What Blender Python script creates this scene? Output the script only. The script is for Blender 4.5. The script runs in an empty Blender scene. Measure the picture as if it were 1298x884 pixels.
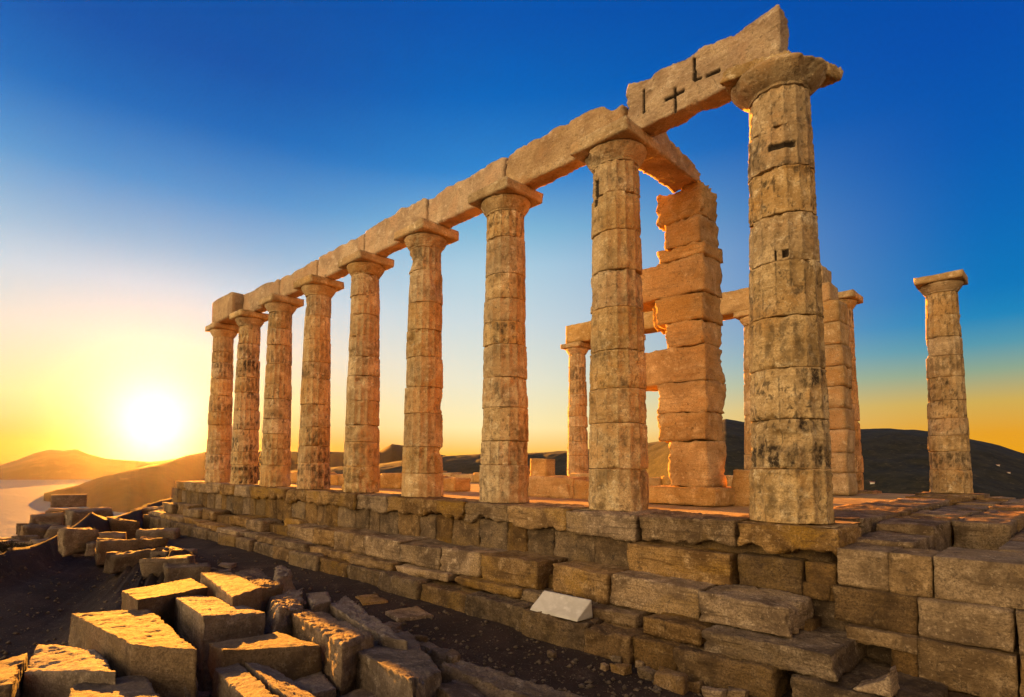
import bpy, math
import numpy as np

# ------------------------------------------------------------------ camera, sky, sun, exposure
sc = bpy.context.scene
C = sc.collection
R = math.radians
W0, H0, FPX, PPX, PPY = 1298.0, 884.0, 728.732, 590.786, 542.893
CAM = np.array([2.6143, -8.1071, 0.6414])
FW = np.array([-0.73205209, 0.67772502, 0.06919928])
RT = np.array([0.67977541, 0.73336744, 0.00880857])
UP = np.array([0.04477871, -0.0534883, 0.99756397])
EXPO = 3.1
SUN_AZ, SUN_EL = 14.5, 4.7          # degrees from the -X axis towards +Y, and above the horizon
SUN_COL, SUN_POW = (1.0, 0.36, 0.035), 4.3
FILL = 1.35                          # brightness of the warm fill added to the unseen sky behind the camera
LOBE = 6.0                          # strength of the fill lobe added to the unseen southern sky
HAZE = 0.38e-5

import mathutils
cam_d = bpy.data.cameras.new('camera')
cam = bpy.data.objects.new('camera', cam_d); C.objects.link(cam)
m = mathutils.Matrix([[RT[0], UP[0], -FW[0], CAM[0]], [RT[1], UP[1], -FW[1], CAM[1]],
                      [RT[2], UP[2], -FW[2], CAM[2]], [0, 0, 0, 1]])
cam.matrix_world = m
cam_d.sensor_fit = 'HORIZONTAL'; cam_d.sensor_width = 36.0
cam_d.lens = 36.0 * FPX / W0
cam_d.shift_x = (W0 / 2 - PPX) / W0
cam_d.shift_y = (PPY - H0 / 2) / W0
cam_d.clip_start = 0.05; cam_d.clip_end = 20000
sc.camera = cam
sc.view_settings.view_transform = 'Standard'; sc.view_settings.look = 'None'
sc.view_settings.exposure = EXPO; sc.view_settings.gamma = 1.0
sc.view_settings.use_curve_mapping = False
sc.render.engine = 'CYCLES'
sc.cycles.use_denoising = True
sc.cycles.max_bounces = 6; sc.cycles.diffuse_bounces = 4; sc.cycles.volume_bounces = 0
sc.render.film_transparent = False

SDIR = np.array([-math.cos(R(SUN_AZ)) * math.cos(R(SUN_EL)), math.sin(R(SUN_AZ)) * math.cos(R(SUN_EL)), math.sin(R(SUN_EL))])

def lin(c):
    return tuple(((v / 255) / 12.92 if v / 255 <= 0.04045 else ((v / 255 + 0.055) / 1.055) ** 2.4) for v in c)

world = bpy.data.worlds.new('World'); sc.world = world
world.use_nodes = True
nt = world.node_tree; nt.nodes.clear()
def N(t, **k):
    n = nt.nodes.new(t)
    for a, b in k.items(): setattr(n, a, b)
    return n
def L(a, b): nt.links.new(a, b)
def M_(op, a, b=None, c=None):
    n = N('ShaderNodeMath', operation=op)
    for i, v in enumerate((a, b, c)):
        if v is None: continue
        if isinstance(v, (int, float)): n.inputs[i].default_value = v
        else: L(v, n.inputs[i])
    return n.outputs[0]
tc = N('ShaderNodeTexCoord'); sep = N('ShaderNodeSeparateXYZ'); L(tc.outputs['Generated'], sep.inputs[0])
sx, sy, sz = sep.outputs
hl = M_('SQRT', M_('ADD', M_('MULTIPLY', sx, sx), M_('MULTIPLY', sy, sy)))
hl = M_('MAXIMUM', hl, 1e-4)
ch = math.hypot(SDIR[0], SDIR[1])
cs_ = M_('DIVIDE', M_('ADD', M_('MULTIPLY', sx, SDIR[0] / ch), M_('MULTIPLY', sy, SDIR[1] / ch)), hl)
az = M_('ARCCOSINE', M_('MINIMUM', M_('MAXIMUM', cs_, -1.0), 1.0))
def ramp(stops, scale=1.0):
    n = N('ShaderNodeValToRGB'); e = n.color_ramp.elements
    while len(e) > 1: e.remove(e[-1])
    for i, (p, c) in enumerate(stops):
        k = e[0] if i == 0 else e.new(p)
        k.position = p
        cc = lin(c)
        k.color = (cc[0] * scale, cc[1] * scale, cc[2] * scale, 1)
    L(sz, n.inputs[0]); return n.outputs[0]
rA = ramp([(0, (215, 100, 2)), (.034, (226, 130, 8)), (.10, (244, 212, 146)), (.19, (236, 220, 200)), (.27, (203, 212, 222)),
           (.33, (150, 182, 212)), (.406, (80, 145, 205)), (.488, (12, 103, 185)), (.558, (0, 82, 168)), (1, (0, 50, 130))])
rM = ramp([(0, (250, 165, 40)), (.02, (252, 185, 60)), (.07, (253, 234, 172)), (.15, (234, 230, 205)), (.25, (203, 218, 222)), (.336, (172, 206, 224)),
           (.39, (130, 185, 216)), (.47, (45, 132, 205)), (.558, (0, 100, 187)), (.63, (0, 84, 174)), (1, (0, 50, 130))])
rB = ramp([(0, (236, 150, 10)), (.02, (235, 160, 20)), (.051, (230, 160, 36)), (.092, (208, 172, 82)), (.132, (142, 166, 140)),
           (.165, (84, 152, 172)), (.20, (24, 132, 186)), (.237, (0, 117, 186)), (.327, (0, 101, 182)), (.408, (0, 88, 177)), (.514, (0, 76, 170)), (1, (0, 48, 130))])
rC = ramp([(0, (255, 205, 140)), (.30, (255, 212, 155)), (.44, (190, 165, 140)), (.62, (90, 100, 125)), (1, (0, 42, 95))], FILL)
def mixc(f, a, b):
    n = N('ShaderNodeMix', data_type='RGBA'); L(f, n.inputs[0]); L(a, n.inputs[6]); L(b, n.inputs[7]); return n.outputs[2]
def mr(a, b):
    n = N('ShaderNodeMapRange', interpolation_type='SMOOTHSTEP'); L(az, n.inputs[0]); n.inputs[1].default_value = R(a); n.inputs[2].default_value = R(b); return n.outputs[0]
col = mixc(mr(4, 32), rA, rM)
col = mixc(mr(28, 72), col, rB)
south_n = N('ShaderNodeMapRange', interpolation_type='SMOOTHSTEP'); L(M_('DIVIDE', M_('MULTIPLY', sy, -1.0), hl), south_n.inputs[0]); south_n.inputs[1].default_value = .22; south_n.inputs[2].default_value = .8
col = mixc(M_('MAXIMUM', mr(82, 125), south_n.outputs[0]), col, rC)  # added warm fill replaces the sky out of view, east and south
# aureole of the setting sun
gdir = (-math.cos(R(14.2)) * math.cos(R(3.5)), math.sin(R(14.2)) * math.cos(R(3.5)), math.sin(R(3.5)))
vd = N('ShaderNodeVectorMath', operation='DOT_PRODUCT'); nrm = N('ShaderNodeVectorMath', operation='NORMALIZE'); L(tc.outputs['Generated'], nrm.inputs[0])
L(nrm.outputs[0], vd.inputs[0]); vd.inputs[1].default_value = gdir
ga = M_('ARCCOSINE', M_('MINIMUM', vd.outputs['Value'], 1.0))
def glow(width, power, amount, colour, prev):
    g = M_('MULTIPLY', M_('EXPONENT', M_('MULTIPLY', M_('POWER', M_('DIVIDE', ga, R(width)), power), -1.0)), amount)
    v = N('ShaderNodeVectorMath', operation='SCALE'); v.inputs[0].default_value = colour; L(g, v.inputs[3])
    a = N('ShaderNodeVectorMath', operation='ADD'); L(prev, a.inputs[0]); L(v.outputs[0], a.inputs[1]); return a.outputs[0]
col = glow(3.4, 1.5, 1.8, (1.0, .86, .60), col)
col = glow(9.0, 1.4, .22, (1.0, .74, .45), col)
# warm fill lobe added to the unseen sky behind the viewer's left shoulder
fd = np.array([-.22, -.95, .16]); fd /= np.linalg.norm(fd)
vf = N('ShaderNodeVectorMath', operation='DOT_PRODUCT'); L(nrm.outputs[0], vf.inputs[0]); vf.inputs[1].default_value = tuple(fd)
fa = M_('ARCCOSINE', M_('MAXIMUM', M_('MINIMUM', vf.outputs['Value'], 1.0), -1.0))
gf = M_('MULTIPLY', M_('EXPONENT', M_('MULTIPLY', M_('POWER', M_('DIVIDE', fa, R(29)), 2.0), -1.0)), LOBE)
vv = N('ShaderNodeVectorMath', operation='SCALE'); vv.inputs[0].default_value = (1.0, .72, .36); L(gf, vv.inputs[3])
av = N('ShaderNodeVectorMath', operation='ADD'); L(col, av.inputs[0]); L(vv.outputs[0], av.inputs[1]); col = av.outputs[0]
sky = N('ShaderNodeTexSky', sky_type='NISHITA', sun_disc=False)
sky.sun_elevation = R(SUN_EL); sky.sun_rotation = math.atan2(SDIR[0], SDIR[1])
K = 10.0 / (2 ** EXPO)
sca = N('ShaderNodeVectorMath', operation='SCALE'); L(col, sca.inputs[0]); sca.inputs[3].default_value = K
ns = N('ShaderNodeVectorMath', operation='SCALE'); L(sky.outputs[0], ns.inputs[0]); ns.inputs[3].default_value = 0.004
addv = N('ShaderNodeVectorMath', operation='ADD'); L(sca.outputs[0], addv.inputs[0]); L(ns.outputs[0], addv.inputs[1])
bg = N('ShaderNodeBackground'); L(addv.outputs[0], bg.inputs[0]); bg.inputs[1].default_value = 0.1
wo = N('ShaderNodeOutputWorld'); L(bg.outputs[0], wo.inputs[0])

sun_d = bpy.data.lights.new('sun', 'SUN'); sun_d.energy = SUN_POW; sun_d.angle = R(0.5); sun_d.color = SUN_COL
sun = bpy.data.objects.new('sun', sun_d); C.objects.link(sun)
sun.rotation_euler = mathutils.Vector(SDIR).to_track_quat('Z', 'Y').to_euler()
sun.location = (-40, 15, 60)

# ------------------------------------------------------------------ helpers: picture measurements into places
def ray(px, py): return FW + RT * (px - PPX) / FPX - UP * (py - PPY) / FPX
def on_z(px, py, z):
    d = ray(px, py); return CAM + d * (z - CAM[2]) / d[2]
def on_y(px, py, y):
    d = ray(px, py); return CAM + d * (y - CAM[1]) / d[1]
def X_(px, py, y): return float(on_y(px, py, y)[0])
def at_r(px, py, r):
    d = ray(px, py); return CAM + d * r / math.hypot(d[0], d[1])

# ------------------------------------------------------------------ noise
def _hash(i, j, k):
    h = (i * 374761393 + j * 668265263 + k * 2147483647 + 1274126177) & 0xFFFFFFFF
    h = ((h ^ (h >> 13)) * 1274126177) & 0xFFFFFFFF
    h = (h ^ (h >> 16)) & 0xFFFFFFFF
    return h.astype(np.float64) / 4294967295.0 * 2 - 1
def vnoise(p):
    p = np.asarray(p, float); f = np.floor(p).astype(np.int64); t = p - f; t = t * t * t * (t * (t * 6 - 15) + 10)
    o = 0
    for dx in (0, 1):
        wx = t[:, 0] if dx else 1 - t[:, 0]
        for dy in (0, 1):
            wy = t[:, 1] if dy else 1 - t[:, 1]
            for dz in (0, 1):
                wz = t[:, 2] if dz else 1 - t[:, 2]
                o = o + wx * wy * wz * _hash(f[:, 0] + dx, f[:, 1] + dy, f[:, 2] + dz)
    return o
def fbm(p, octv=4, gain=.5):
    p = np.asarray(p, float); a, s, o = 1.0, 0.0, 0
    for k in range(octv):
        o = o + a * vnoise(p * (2.03 ** k) + 17.3 * k); s += a; a *= gain
    return o / s * 1.6
def sstep(a, b, x):
    t = np.clip((x - a) / (b - a), 0, 1); return t * t * (3 - 2 * t)

# ------------------------------------------------------------------ helpers: objects
WLOC = {}
def mesh_of(name, verts, quads, tris=None, mat=None, attrs=None, smooth=True):
    me = bpy.data.meshes.new(name)
    quads = np.asarray(quads, np.int32).reshape(-1, 4)
    tris = np.zeros((0, 3), np.int32) if tris is None or len(tris) == 0 else np.asarray(tris, np.int32).reshape(-1, 3)
    nv = len(verts); nl = quads.size + tris.size; npoly = len(quads) + len(tris)
    me.vertices.add(nv); me.vertices.foreach_set('co', np.asarray(verts, np.float32).ravel())
    me.loops.add(nl); me.loops.foreach_set('vertex_index', np.concatenate([quads.ravel(), tris.ravel()]).astype(np.int32))
    me.polygons.add(npoly)
    st = np.concatenate([np.arange(len(quads)) * 4, quads.size + np.arange(len(tris)) * 3]).astype(np.int32)
    me.polygons.foreach_set('loop_start', st)
    if smooth: me.polygons.foreach_set('use_smooth', np.ones(npoly, bool))
    me.update(calc_edges=True); me.validate()
    if attrs:
        for k, v in attrs.items():
            a = me.attributes.new(k, 'FLOAT', 'POINT'); a.data.foreach_set('value', np.asarray(v, np.float32))
    if mat: me.materials.append(mat)
    return me
def link(name, verts, quads, tris, mat, parent=None, attrs=None, origin=None, smooth=True):
    verts = np.asarray(verts, float)
    org = verts.mean(0) if origin is None else np.asarray(origin, float)
    me = mesh_of(name, verts - org, quads, tris, mat, attrs, smooth)
    o = bpy.data.objects.new(name, me); C.objects.link(o)
    WLOC[o.name] = org
    if parent is not None:
        o.parent = parent; o.location = org - WLOC[parent.name]
    else:
        o.location = org
    return o
def empty(name, loc):
    o = bpy.data.objects.new(name, None); C.objects.link(o); o.location = loc; o.empty_display_size = .3
    WLOC[o.name] = np.asarray(loc, float); return o
def tag(o, label=None, cat=None, group=None, kind=None):
    if label: o['label'] = label
    if cat: o['category'] = cat
    if group: o['group'] = group
    if kind: o['kind'] = kind
    elif label: o['kind'] = 'thing'
    return o

_lat = {}
def lattice(nx, ny, nz):
    key = (nx, ny, nz)
    if key in _lat: return _lat[key]
    I = -np.ones((nx + 1, ny + 1, nz + 1), int)
    g = np.stack(np.meshgrid(np.arange(nx + 1), np.arange(ny + 1), np.arange(nz + 1), indexing='ij'), -1)
    b = (g[..., 0] == 0) | (g[..., 0] == nx) | (g[..., 1] == 0) | (g[..., 1] == ny) | (g[..., 2] == 0) | (g[..., 2] == nz)
    I[b] = np.arange(b.sum()); P = g[b].astype(float) / np.array([nx, ny, nz])
    q = []
    def grid(A, flip):
        a, b_, c, d = A[:-1, :-1], A[1:, :-1], A[1:, 1:], A[:-1, 1:]
        s = np.stack([a, b_, c, d] if not flip else [a, d, c, b_], -1).reshape(-1, 4); q.append(s)
    grid(I[:, :, 0], True); grid(I[:, :, nz], False)
    grid(I[:, 0, :], False); grid(I[:, ny, :], True)
    grid(I[0, :, :], True); grid(I[nx, :, :], False)
    _lat[key] = (P, np.concatenate(q)); return _lat[key]

_seed = [11]
def vnormals(V, Q):
    a, b, c, d = V[Q[:, 0]], V[Q[:, 1]], V[Q[:, 2]], V[Q[:, 3]]
    n = np.cross(c - a, d - b); vn = np.zeros_like(V)
    for k in range(4): np.add.at(vn, Q[:, k], n)
    return vn / np.maximum(np.linalg.norm(vn, axis=1, keepdims=True), 1e-9)
def stone(name, corners, mat, parent=None, r=.03, amp=.012, chip=1.0, cs=None, ragged=0.0, bed=0.0, slots=None, top=None, seed=None, freq=3.0, cmax=14000, stain_at=None, origin=None):
    """eroded block: corners = bottom a,b,c,d then top a,b,c,d"""
    if seed is None: _seed[0] += 7; seed = _seed[0]
    K8 = np.asarray(corners, float).reshape(8, 3)
    cen = K8.mean(0)
    lx = .5 * (np.linalg.norm(K8[1] - K8[0]) + np.linalg.norm(K8[6] - K8[7]))
    ly = .5 * (np.linalg.norm(K8[3] - K8[0]) + np.linalg.norm(K8[6] - K8[5]))
    lz = .25 * sum(np.linalg.norm(K8[i + 4] - K8[i]) for i in range(4))
    Ld = np.array([lx, ly, lz])
    dist = np.min(np.linalg.norm(K8 - CAM, axis=1))
    if cs is None: cs = min(max(dist * .0055, .018), .12)
    n = np.maximum(np.ceil(Ld / cs).astype(int), 3)
    while 2 * (n[0] * n[1] + n[1] * n[2] + n[0] * n[2]) > cmax: n = np.maximum((n * .9).astype(int), 3)
    U, Q = lattice(*[int(v) for v in n])
    so = np.array([seed * 13.7, seed * 5.1, seed * 9.3])
    q = U * Ld
    def tri(u):
        x, y, z = u[:, :1], u[:, 1:2], u[:, 2:]
        bt = K8[0] * (1 - x) * (1 - y) + K8[1] * x * (1 - y) + K8[2] * x * y + K8[3] * (1 - x) * y
        tp = K8[4] * (1 - x) * (1 - y) + K8[5] * x * (1 - y) + K8[6] * x * y + K8[7] * (1 - x) * y
        return bt * (1 - z) + tp * z
    nz_ = fbm(q * 3.4 + so, 5, .6)
    rr = r * (.18 + chip * 4.2 * np.maximum(nz_ - .14, 0) ** 1.4)
    rr = np.clip(rr, .002, .42 * Ld.min())[:, None]
    inner = np.clip(q, rr, Ld - rr); d = q - inner; dn = np.linalg.norm(d, axis=1, keepdims=True)
    q2 = inner + d / np.maximum(dn, 1e-9) * np.minimum(rr, np.maximum(dn, 1e-9))
    q2 = np.where(dn > 1e-9, q2, q)
    if ragged:
        zb = ragged * np.clip(.35 + 1.2 * fbm(np.stack([q[:, 0] * 2.3, q[:, 0] * 0, q[:, 0] * 0], 1) + so, 6, .68) + .5 * (np.abs(vnoise(np.stack([q[:, 0] * 5, q[:, 0] * 0 + 3, q[:, 0] * 0], 1) + so)) - .3), 0, 1.3)
        q2[:, 2] = zb + q2[:, 2] * (1 - zb / Ld[2])
    V = tri(q2 / Ld)
    flip = np.dot(np.cross(K8[1] - K8[0], K8[3] - K8[0]), K8[4] - K8[0]) < 0
    Qq = Q[:, ::-1] if flip else Q
    if top is not None:
        zt = top(V[:, 0]); f = U[:, 2] ** 2
        zmax = K8[4:, 2].max()
        V[:, 2] += f * (zt - zmax)
    vn = vnormals(V, Qq)
    disp = amp * (.75 * fbm(V * freq + so, 5, .55) - .8 * (np.abs(vnoise(V * freq * 2.3 + so)) - .3) - .5 * (np.abs(vnoise(V * freq * 5.7 + so)) - .3) + .25 * vnoise(V * freq * 13 + so))
    if bed:
        side = 1 - np.abs(vn[:, 2])
        disp -= bed * side * np.maximum(0, fbm(np.stack([V[:, 0] * .7, V[:, 1] * .7, V[:, 2] * 16], 1) + so, 3)) ** 1.2
    V = V + vn * disp[:, None]
    attrs = {}
    stn = np.zeros(len(V))
    if slots:
        fr = U[:, 1] < 1e-6
        for (x0, x1, z0, z1, dp) in slots:
            k = fr & (V[:, 0] > x0) & (V[:, 0] < x1) & (V[:, 2] > z0) & (V[:, 2] < z1)
            V[k, 1] += dp; stn[k] = 2.5  # shade inside the slots is painted into their colour
    if stain_at is not None: stn = np.maximum(stn, stain_at(V))
    attrs['stain_shade'] = stn
    return link(name, V, Qq, None, mat, parent, attrs, origin)
def box8(x0, x1, y0, y1, z0, z1, j=0.0, seed=0):
    k = [(x0, y0, z0), (x1, y0, z0), (x1, y1, z0), (x0, y1, z0), (x0, y0, z1), (x1, y0, z1), (x1, y1, z1), (x0, y1, z1)]
    k = np.array(k, float)
    if j:
        rg = np.random.default_rng(int(seed)); k += rg.uniform(-j, j, (8, 3))
    return k

# ------------------------------------------------------------------ materials
def material(name, base, dark, light, scale=1.4, streak=.5, crust=.35, crust_col=(.05, .036, .026), bump=.35, bump_scale=26, pits=.5, rough=.9, vein=None, grain=1.0, crack=.6, ochre=None, vary=.25):
    mt = bpy.data.materials.new(name); mt.use_nodes = True
    t = mt.node_tree; t.nodes.clear()
    def n(ty, **k):
        x = t.nodes.new(ty)
        for a, b in k.items(): setattr(x, a, b)
        return x
    l = t.links.new
    geo = n('ShaderNodeNewGeometry'); P = geo.outputs['Position']
    def noise(sc_, det=6, ro=.6, vec=None, dist=0):
        x = n('ShaderNodeTexNoise'); x.inputs['Scale'].default_value = sc_; x.inputs['Detail'].default_value = det
        x.inputs['Roughness'].default_value = ro; x.inputs['Distortion'].default_value = dist
        l(vec or P, x.inputs['Vector']); return x.outputs[0]
    def rng(v, a, b, c=0, d=1):
        x = n('ShaderNodeMapRange', interpolation_type='SMOOTHSTEP'); l(v, x.inputs[0])
        for i, q in enumerate((a, b, c, d)): x.inputs[i + 1].default_value = q
        return x.outputs[0]
    def mix(f, a, b, mode='MIX'):
        x = n('ShaderNodeMix', data_type='RGBA', blend_type=mode)
        for s, v in ((0, f), (6, a), (7, b)):
            if isinstance(v, tuple): x.inputs[s].default_value = (*v, 1)
            elif isinstance(v, (int, float)): x.inputs[s].default_value = v
            else: l(v, x.inputs[s])
        return x.outputs[2]
    def mul(a, b):
        x = n('ShaderNodeMath', operation='MULTIPLY')
        for i, v in enumerate((a, b)):
            if isinstance(v, (int, float)): x.inputs[i].default_value = v
            else: l(v, x.inputs[i])
        return x.outputs[0]
    big = noise(scale, 7, .62, dist=.6)
    c = mix(rng(big, .36, .64), dark, base)
    c = mix(rng(noise(scale * 2.7, 6, .65), .52, .72), c, light)
    if ochre: c = mix(mul(rng(noise(.8, 5, .6, dist=1.0), .48, .62), .75), c, ochre)
    mp = n('ShaderNodeMapping'); mp.inputs['Scale'].default_value = (.9, .9, 11); l(P, mp.inputs['Vector'])
    st = noise(1.6, 6, .65, mp.outputs[0], .4)
    c = mix(mul(rng(st, .50, .70), streak), c, dark)
    mp2 = n('ShaderNodeMapping'); mp2.inputs['Scale'].default_value = (1.2, 1.2, 30); l(P, mp2.inputs['Vector'])
    st2 = noise(1.3, 5, .7, mp2.outputs[0], .7)
    c = mix(mul(mul(rng(st2, .56, .68), rng(noise(1.1, 3, .5), .45, .6)), streak * .6), c, crust_col)
    cr = mul(rng(noise(scale * 1.9, 8, .7, dist=.8), .56, .66), rng(noise(17, 4, .7), .42, .6))
    c = mix(mul(cr, crust), c, crust_col)
    gr = noise(48, 6, .8)
    c = mix(rng(gr, .40, .56), mix(.75 * grain, c, dark), c)
    c = mix(mul(rng(noise(19, 6, .75, dist=.5), .55, .66), .55 * grain), c, crust_col)
    c = mix(mul(rng(noise(27, 5, .75), .57, .66), .5 * grain), c, light)
    vo = n('ShaderNodeTexVoronoi'); vo.inputs['Scale'].default_value = 38; l(P, vo.inputs['Vector'])
    pt = mul(rng(vo.outputs['Distance'], .02, .24, 1, 0), rng(noise(6, 4, .6), .5, .66))
    c = mix(mul(pt, pits), c, crust_col)
    wv = n('ShaderNodeVectorMath', operation='MULTIPLY_ADD'); nv = n('ShaderNodeTexNoise'); nv.inputs['Scale'].default_value = 3.0; nv.inputs['Detail'].default_value = 5; l(P, nv.inputs['Vector'])
    l(nv.outputs['Color'], wv.inputs[0]); wv.inputs[1].default_value = (.5, .5, .5); l(P, wv.inputs[2])
    vc = n('ShaderNodeTexVoronoi', feature='DISTANCE_TO_EDGE'); vc.inputs['Scale'].default_value = 2.1; l(wv.outputs[0], vc.inputs['Vector'])
    ck = mul(rng(vc.outputs['Distance'], .001, .010, 1, 0), rng(noise(1.9, 3, .5), .52, .64))
    c = mix(mul(ck, crack), c, crust_col)
    oi = n('ShaderNodeObjectInfo'); hv = n('ShaderNodeHueSaturation'); l(c, hv.inputs['Color'])
    l(rng(oi.outputs['Random'], 0, 1, 1 - vary, 1 + vary * .7), hv.inputs['Value'])
    rs = n('ShaderNodeMath', operation='FRACT'); l(mul(oi.outputs['Random'], 7.31), rs.inputs[0]); l(rng(rs.outputs[0], 0, 1, 1 - vary * .9, 1 + vary * .5), hv.inputs['Saturation'])
    c = hv.outputs['Color']
    at = n('ShaderNodeAttribute', attribute_name='stain_shade')
    sm = mul(at.outputs['Fac'], rng(noise(30, 5, .7), .25, .55, .35, 1))
    c = mix(sm, c, (.042, .030, .021))
    b = n('ShaderNodeBsdfPrincipled'); l(c, b.inputs['Base Color']); b.inputs['Roughness'].default_value = rough
    b.inputs['Specular IOR Level'].default_value = .15
    add = n('ShaderNodeMath', operation='ADD'); l(noise(bump_scale, 8, .7), add.inputs[0])
    add2 = n('ShaderNodeMath', operation='MULTIPLY_ADD'); l(st, add2.inputs[0]); add2.inputs[1].default_value = .8; l(add.outputs[0], add2.inputs[2])
    am = n('ShaderNodeMath', operation='MULTIPLY_ADD'); l(ck, am.inputs[0]); am.inputs[1].default_value = -1.2 * crack; l(mul(pt, -.9 * pits), am.inputs[2]); l(am.outputs[0], add.inputs[1])
    bp = n('ShaderNodeBump'); bp.inputs['Strength'].default_value = bump; bp.inputs['Distance'].default_value = .04
    l(add2.outputs[0], bp.inputs['Height']); l(bp.outputs[0], b.inputs['Normal'])
    o = n('ShaderNodeOutputMaterial'); l(b.outputs[0], o.inputs[0])
    return mt

MARBLE = material('weathered_marble', (.64, .465, .25), (.32, .21, .095), (.80, .66, .44), scale=2.1, streak=.5, crust=.6, bump=.7, crack=.35, vary=.10, ochre=(.50, .28, .10))
BEAM = material('architrave_marble', (.60, .425, .24), (.33, .21, .115), (.74, .58, .39), scale=1.7, streak=.3, crust=.45, bump=.8, crack=.35, vary=.12, ochre=(.55, .32, .16))
ANTA = material('anta_marble', (.60, .40, .17), (.31, .185, .065), (.72, .54, .29), scale=1.2, streak=.75, crust=.35, bump=.7, crack=.45, vary=.09, ochre=(.52, .29, .08))
STEP = material('step_marble', (.38, .25, .125), (.11, .066, .032), (.54, .39, .23), scale=2.1, streak=.95, crust=.9, bump=.9, crack=.22, ochre=(.33, .20, .06))
POROS = material('porous_limestone', (.215, .135, .062), (.07, .043, .022), (.32, .22, .115), scale=2.4, streak=.4, crust=1.0, bump=1.0, bump_scale=18, pits=1.0, crack=.2, ochre=(.22, .135, .04))
RUBBLE = material('fallen_marble', (.235, .17, .115), (.10, .07, .048), (.33, .26, .19), scale=2.0, streak=.6, crust=.75, bump=.8, crack=.25, ochre=(.20, .14, .08))
CORNER = material('corner_stone', (.32, .215, .11), (.12, .075, .036), (.46, .33, .19), scale=2.6, streak=.3, crust=.95, bump=.9, pits=1.0, crack=.12, ochre=(.27, .165, .06), vary=.15)
FLOORM = material('floor_marble', (.46, .33, .15), (.24, .165, .075), (.56, .43, .23), scale=1.2, streak=.2, crust=.5, bump=.6, crack=.3)
GRAVEL = material('gravel_stone', (.20, .145, .095), (.09, .062, .04), (.30, .22, .16), scale=6, crack=0)
SOIL = material('dark_soil', (.046, .025, .0135), (.022, .0125, .0075), (.08, .049, .029), scale=.9, streak=0, crust=.4, crust_col=(.012, .007, .005), bump=.45, bump_scale=14, pits=.6, crack=0)
WHITE = material('white_marble', (.60, .57, .52), (.48, .45, .40), (.68, .65, .60), scale=3, streak=.12, crust=.15, crust_col=(.4, .37, .33), bump=.12, pits=.1, grain=.3, crack=.1)
SCRUB = material('hill_scrub', (.030, .027, .013), (.010, .011, .006), (.080, .062, .032), scale=.11, streak=0, crust=.5, crust_col=(.015, .016, .010), bump=.6, bump_scale=.08, pits=0, crack=0)
CAPE = material('cape_scrub', (.034, .020, .009), (.018, .011, .006), (.05, .03, .014), scale=.05, streak=0, crust=.5, crust_col=(.012, .008, .004), bump=.6, bump_scale=.08, pits=0, crack=0)
FARHILL = material('far_hill_scrub', (.07, .042, .022), (.04, .024, .014), (.10, .06, .034), scale=.004, streak=0, crust=.3, bump=.4, bump_scale=.03, pits=0, crack=0)

# ------------------------------------------------------------------ setting: ground, sea, hills
AZ0 = math.atan2(FW[1], FW[0])
def az_of_px(px):
    d = ray(px, 590); return math.atan2(d[1], d[0])
def polar(name, pxs, rs, zf, mat):
    """terrain sheet: columns at the directions pxs, rows at the distances rs; zf(px, r) gives the height"""
    PX = np.asarray(pxs, float); RS = np.asarray(rs, float)
    if RS.ndim == 1: RS = np.repeat(RS[None], len(PX), 0)
    V = []
    for i, px in enumerate(PX):
        if isinstance(px, float) and px > 5000: continue
        a = az_of_px(px)
        r = RS[i]; x = CAM[0] + r * math.cos(a); y = CAM[1] + r * math.sin(a)
        V.append(np.stack([x, y, zf(px, r, x, y)], 1))
    V = np.concatenate(V); nr = RS.shape[1]; nc = len(PX)
    I = np.arange(nc * nr).reshape(nc, nr)
    Q = np.stack([I[:-1, :-1], I[:-1, 1:], I[1:, 1:], I[1:, :-1]], -1).reshape(-1, 4)
    return link(name, V, Q[:, ::-1], None, mat)
def interp(tab):
    xs = [t[0] for t in tab]; ys = [t[1] for t in tab]
    return lambda x: np.interp(x, xs, ys)
def pxang(t):          # direction angle t (radians left of forward) for the closed headland sheet
    return t

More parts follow.
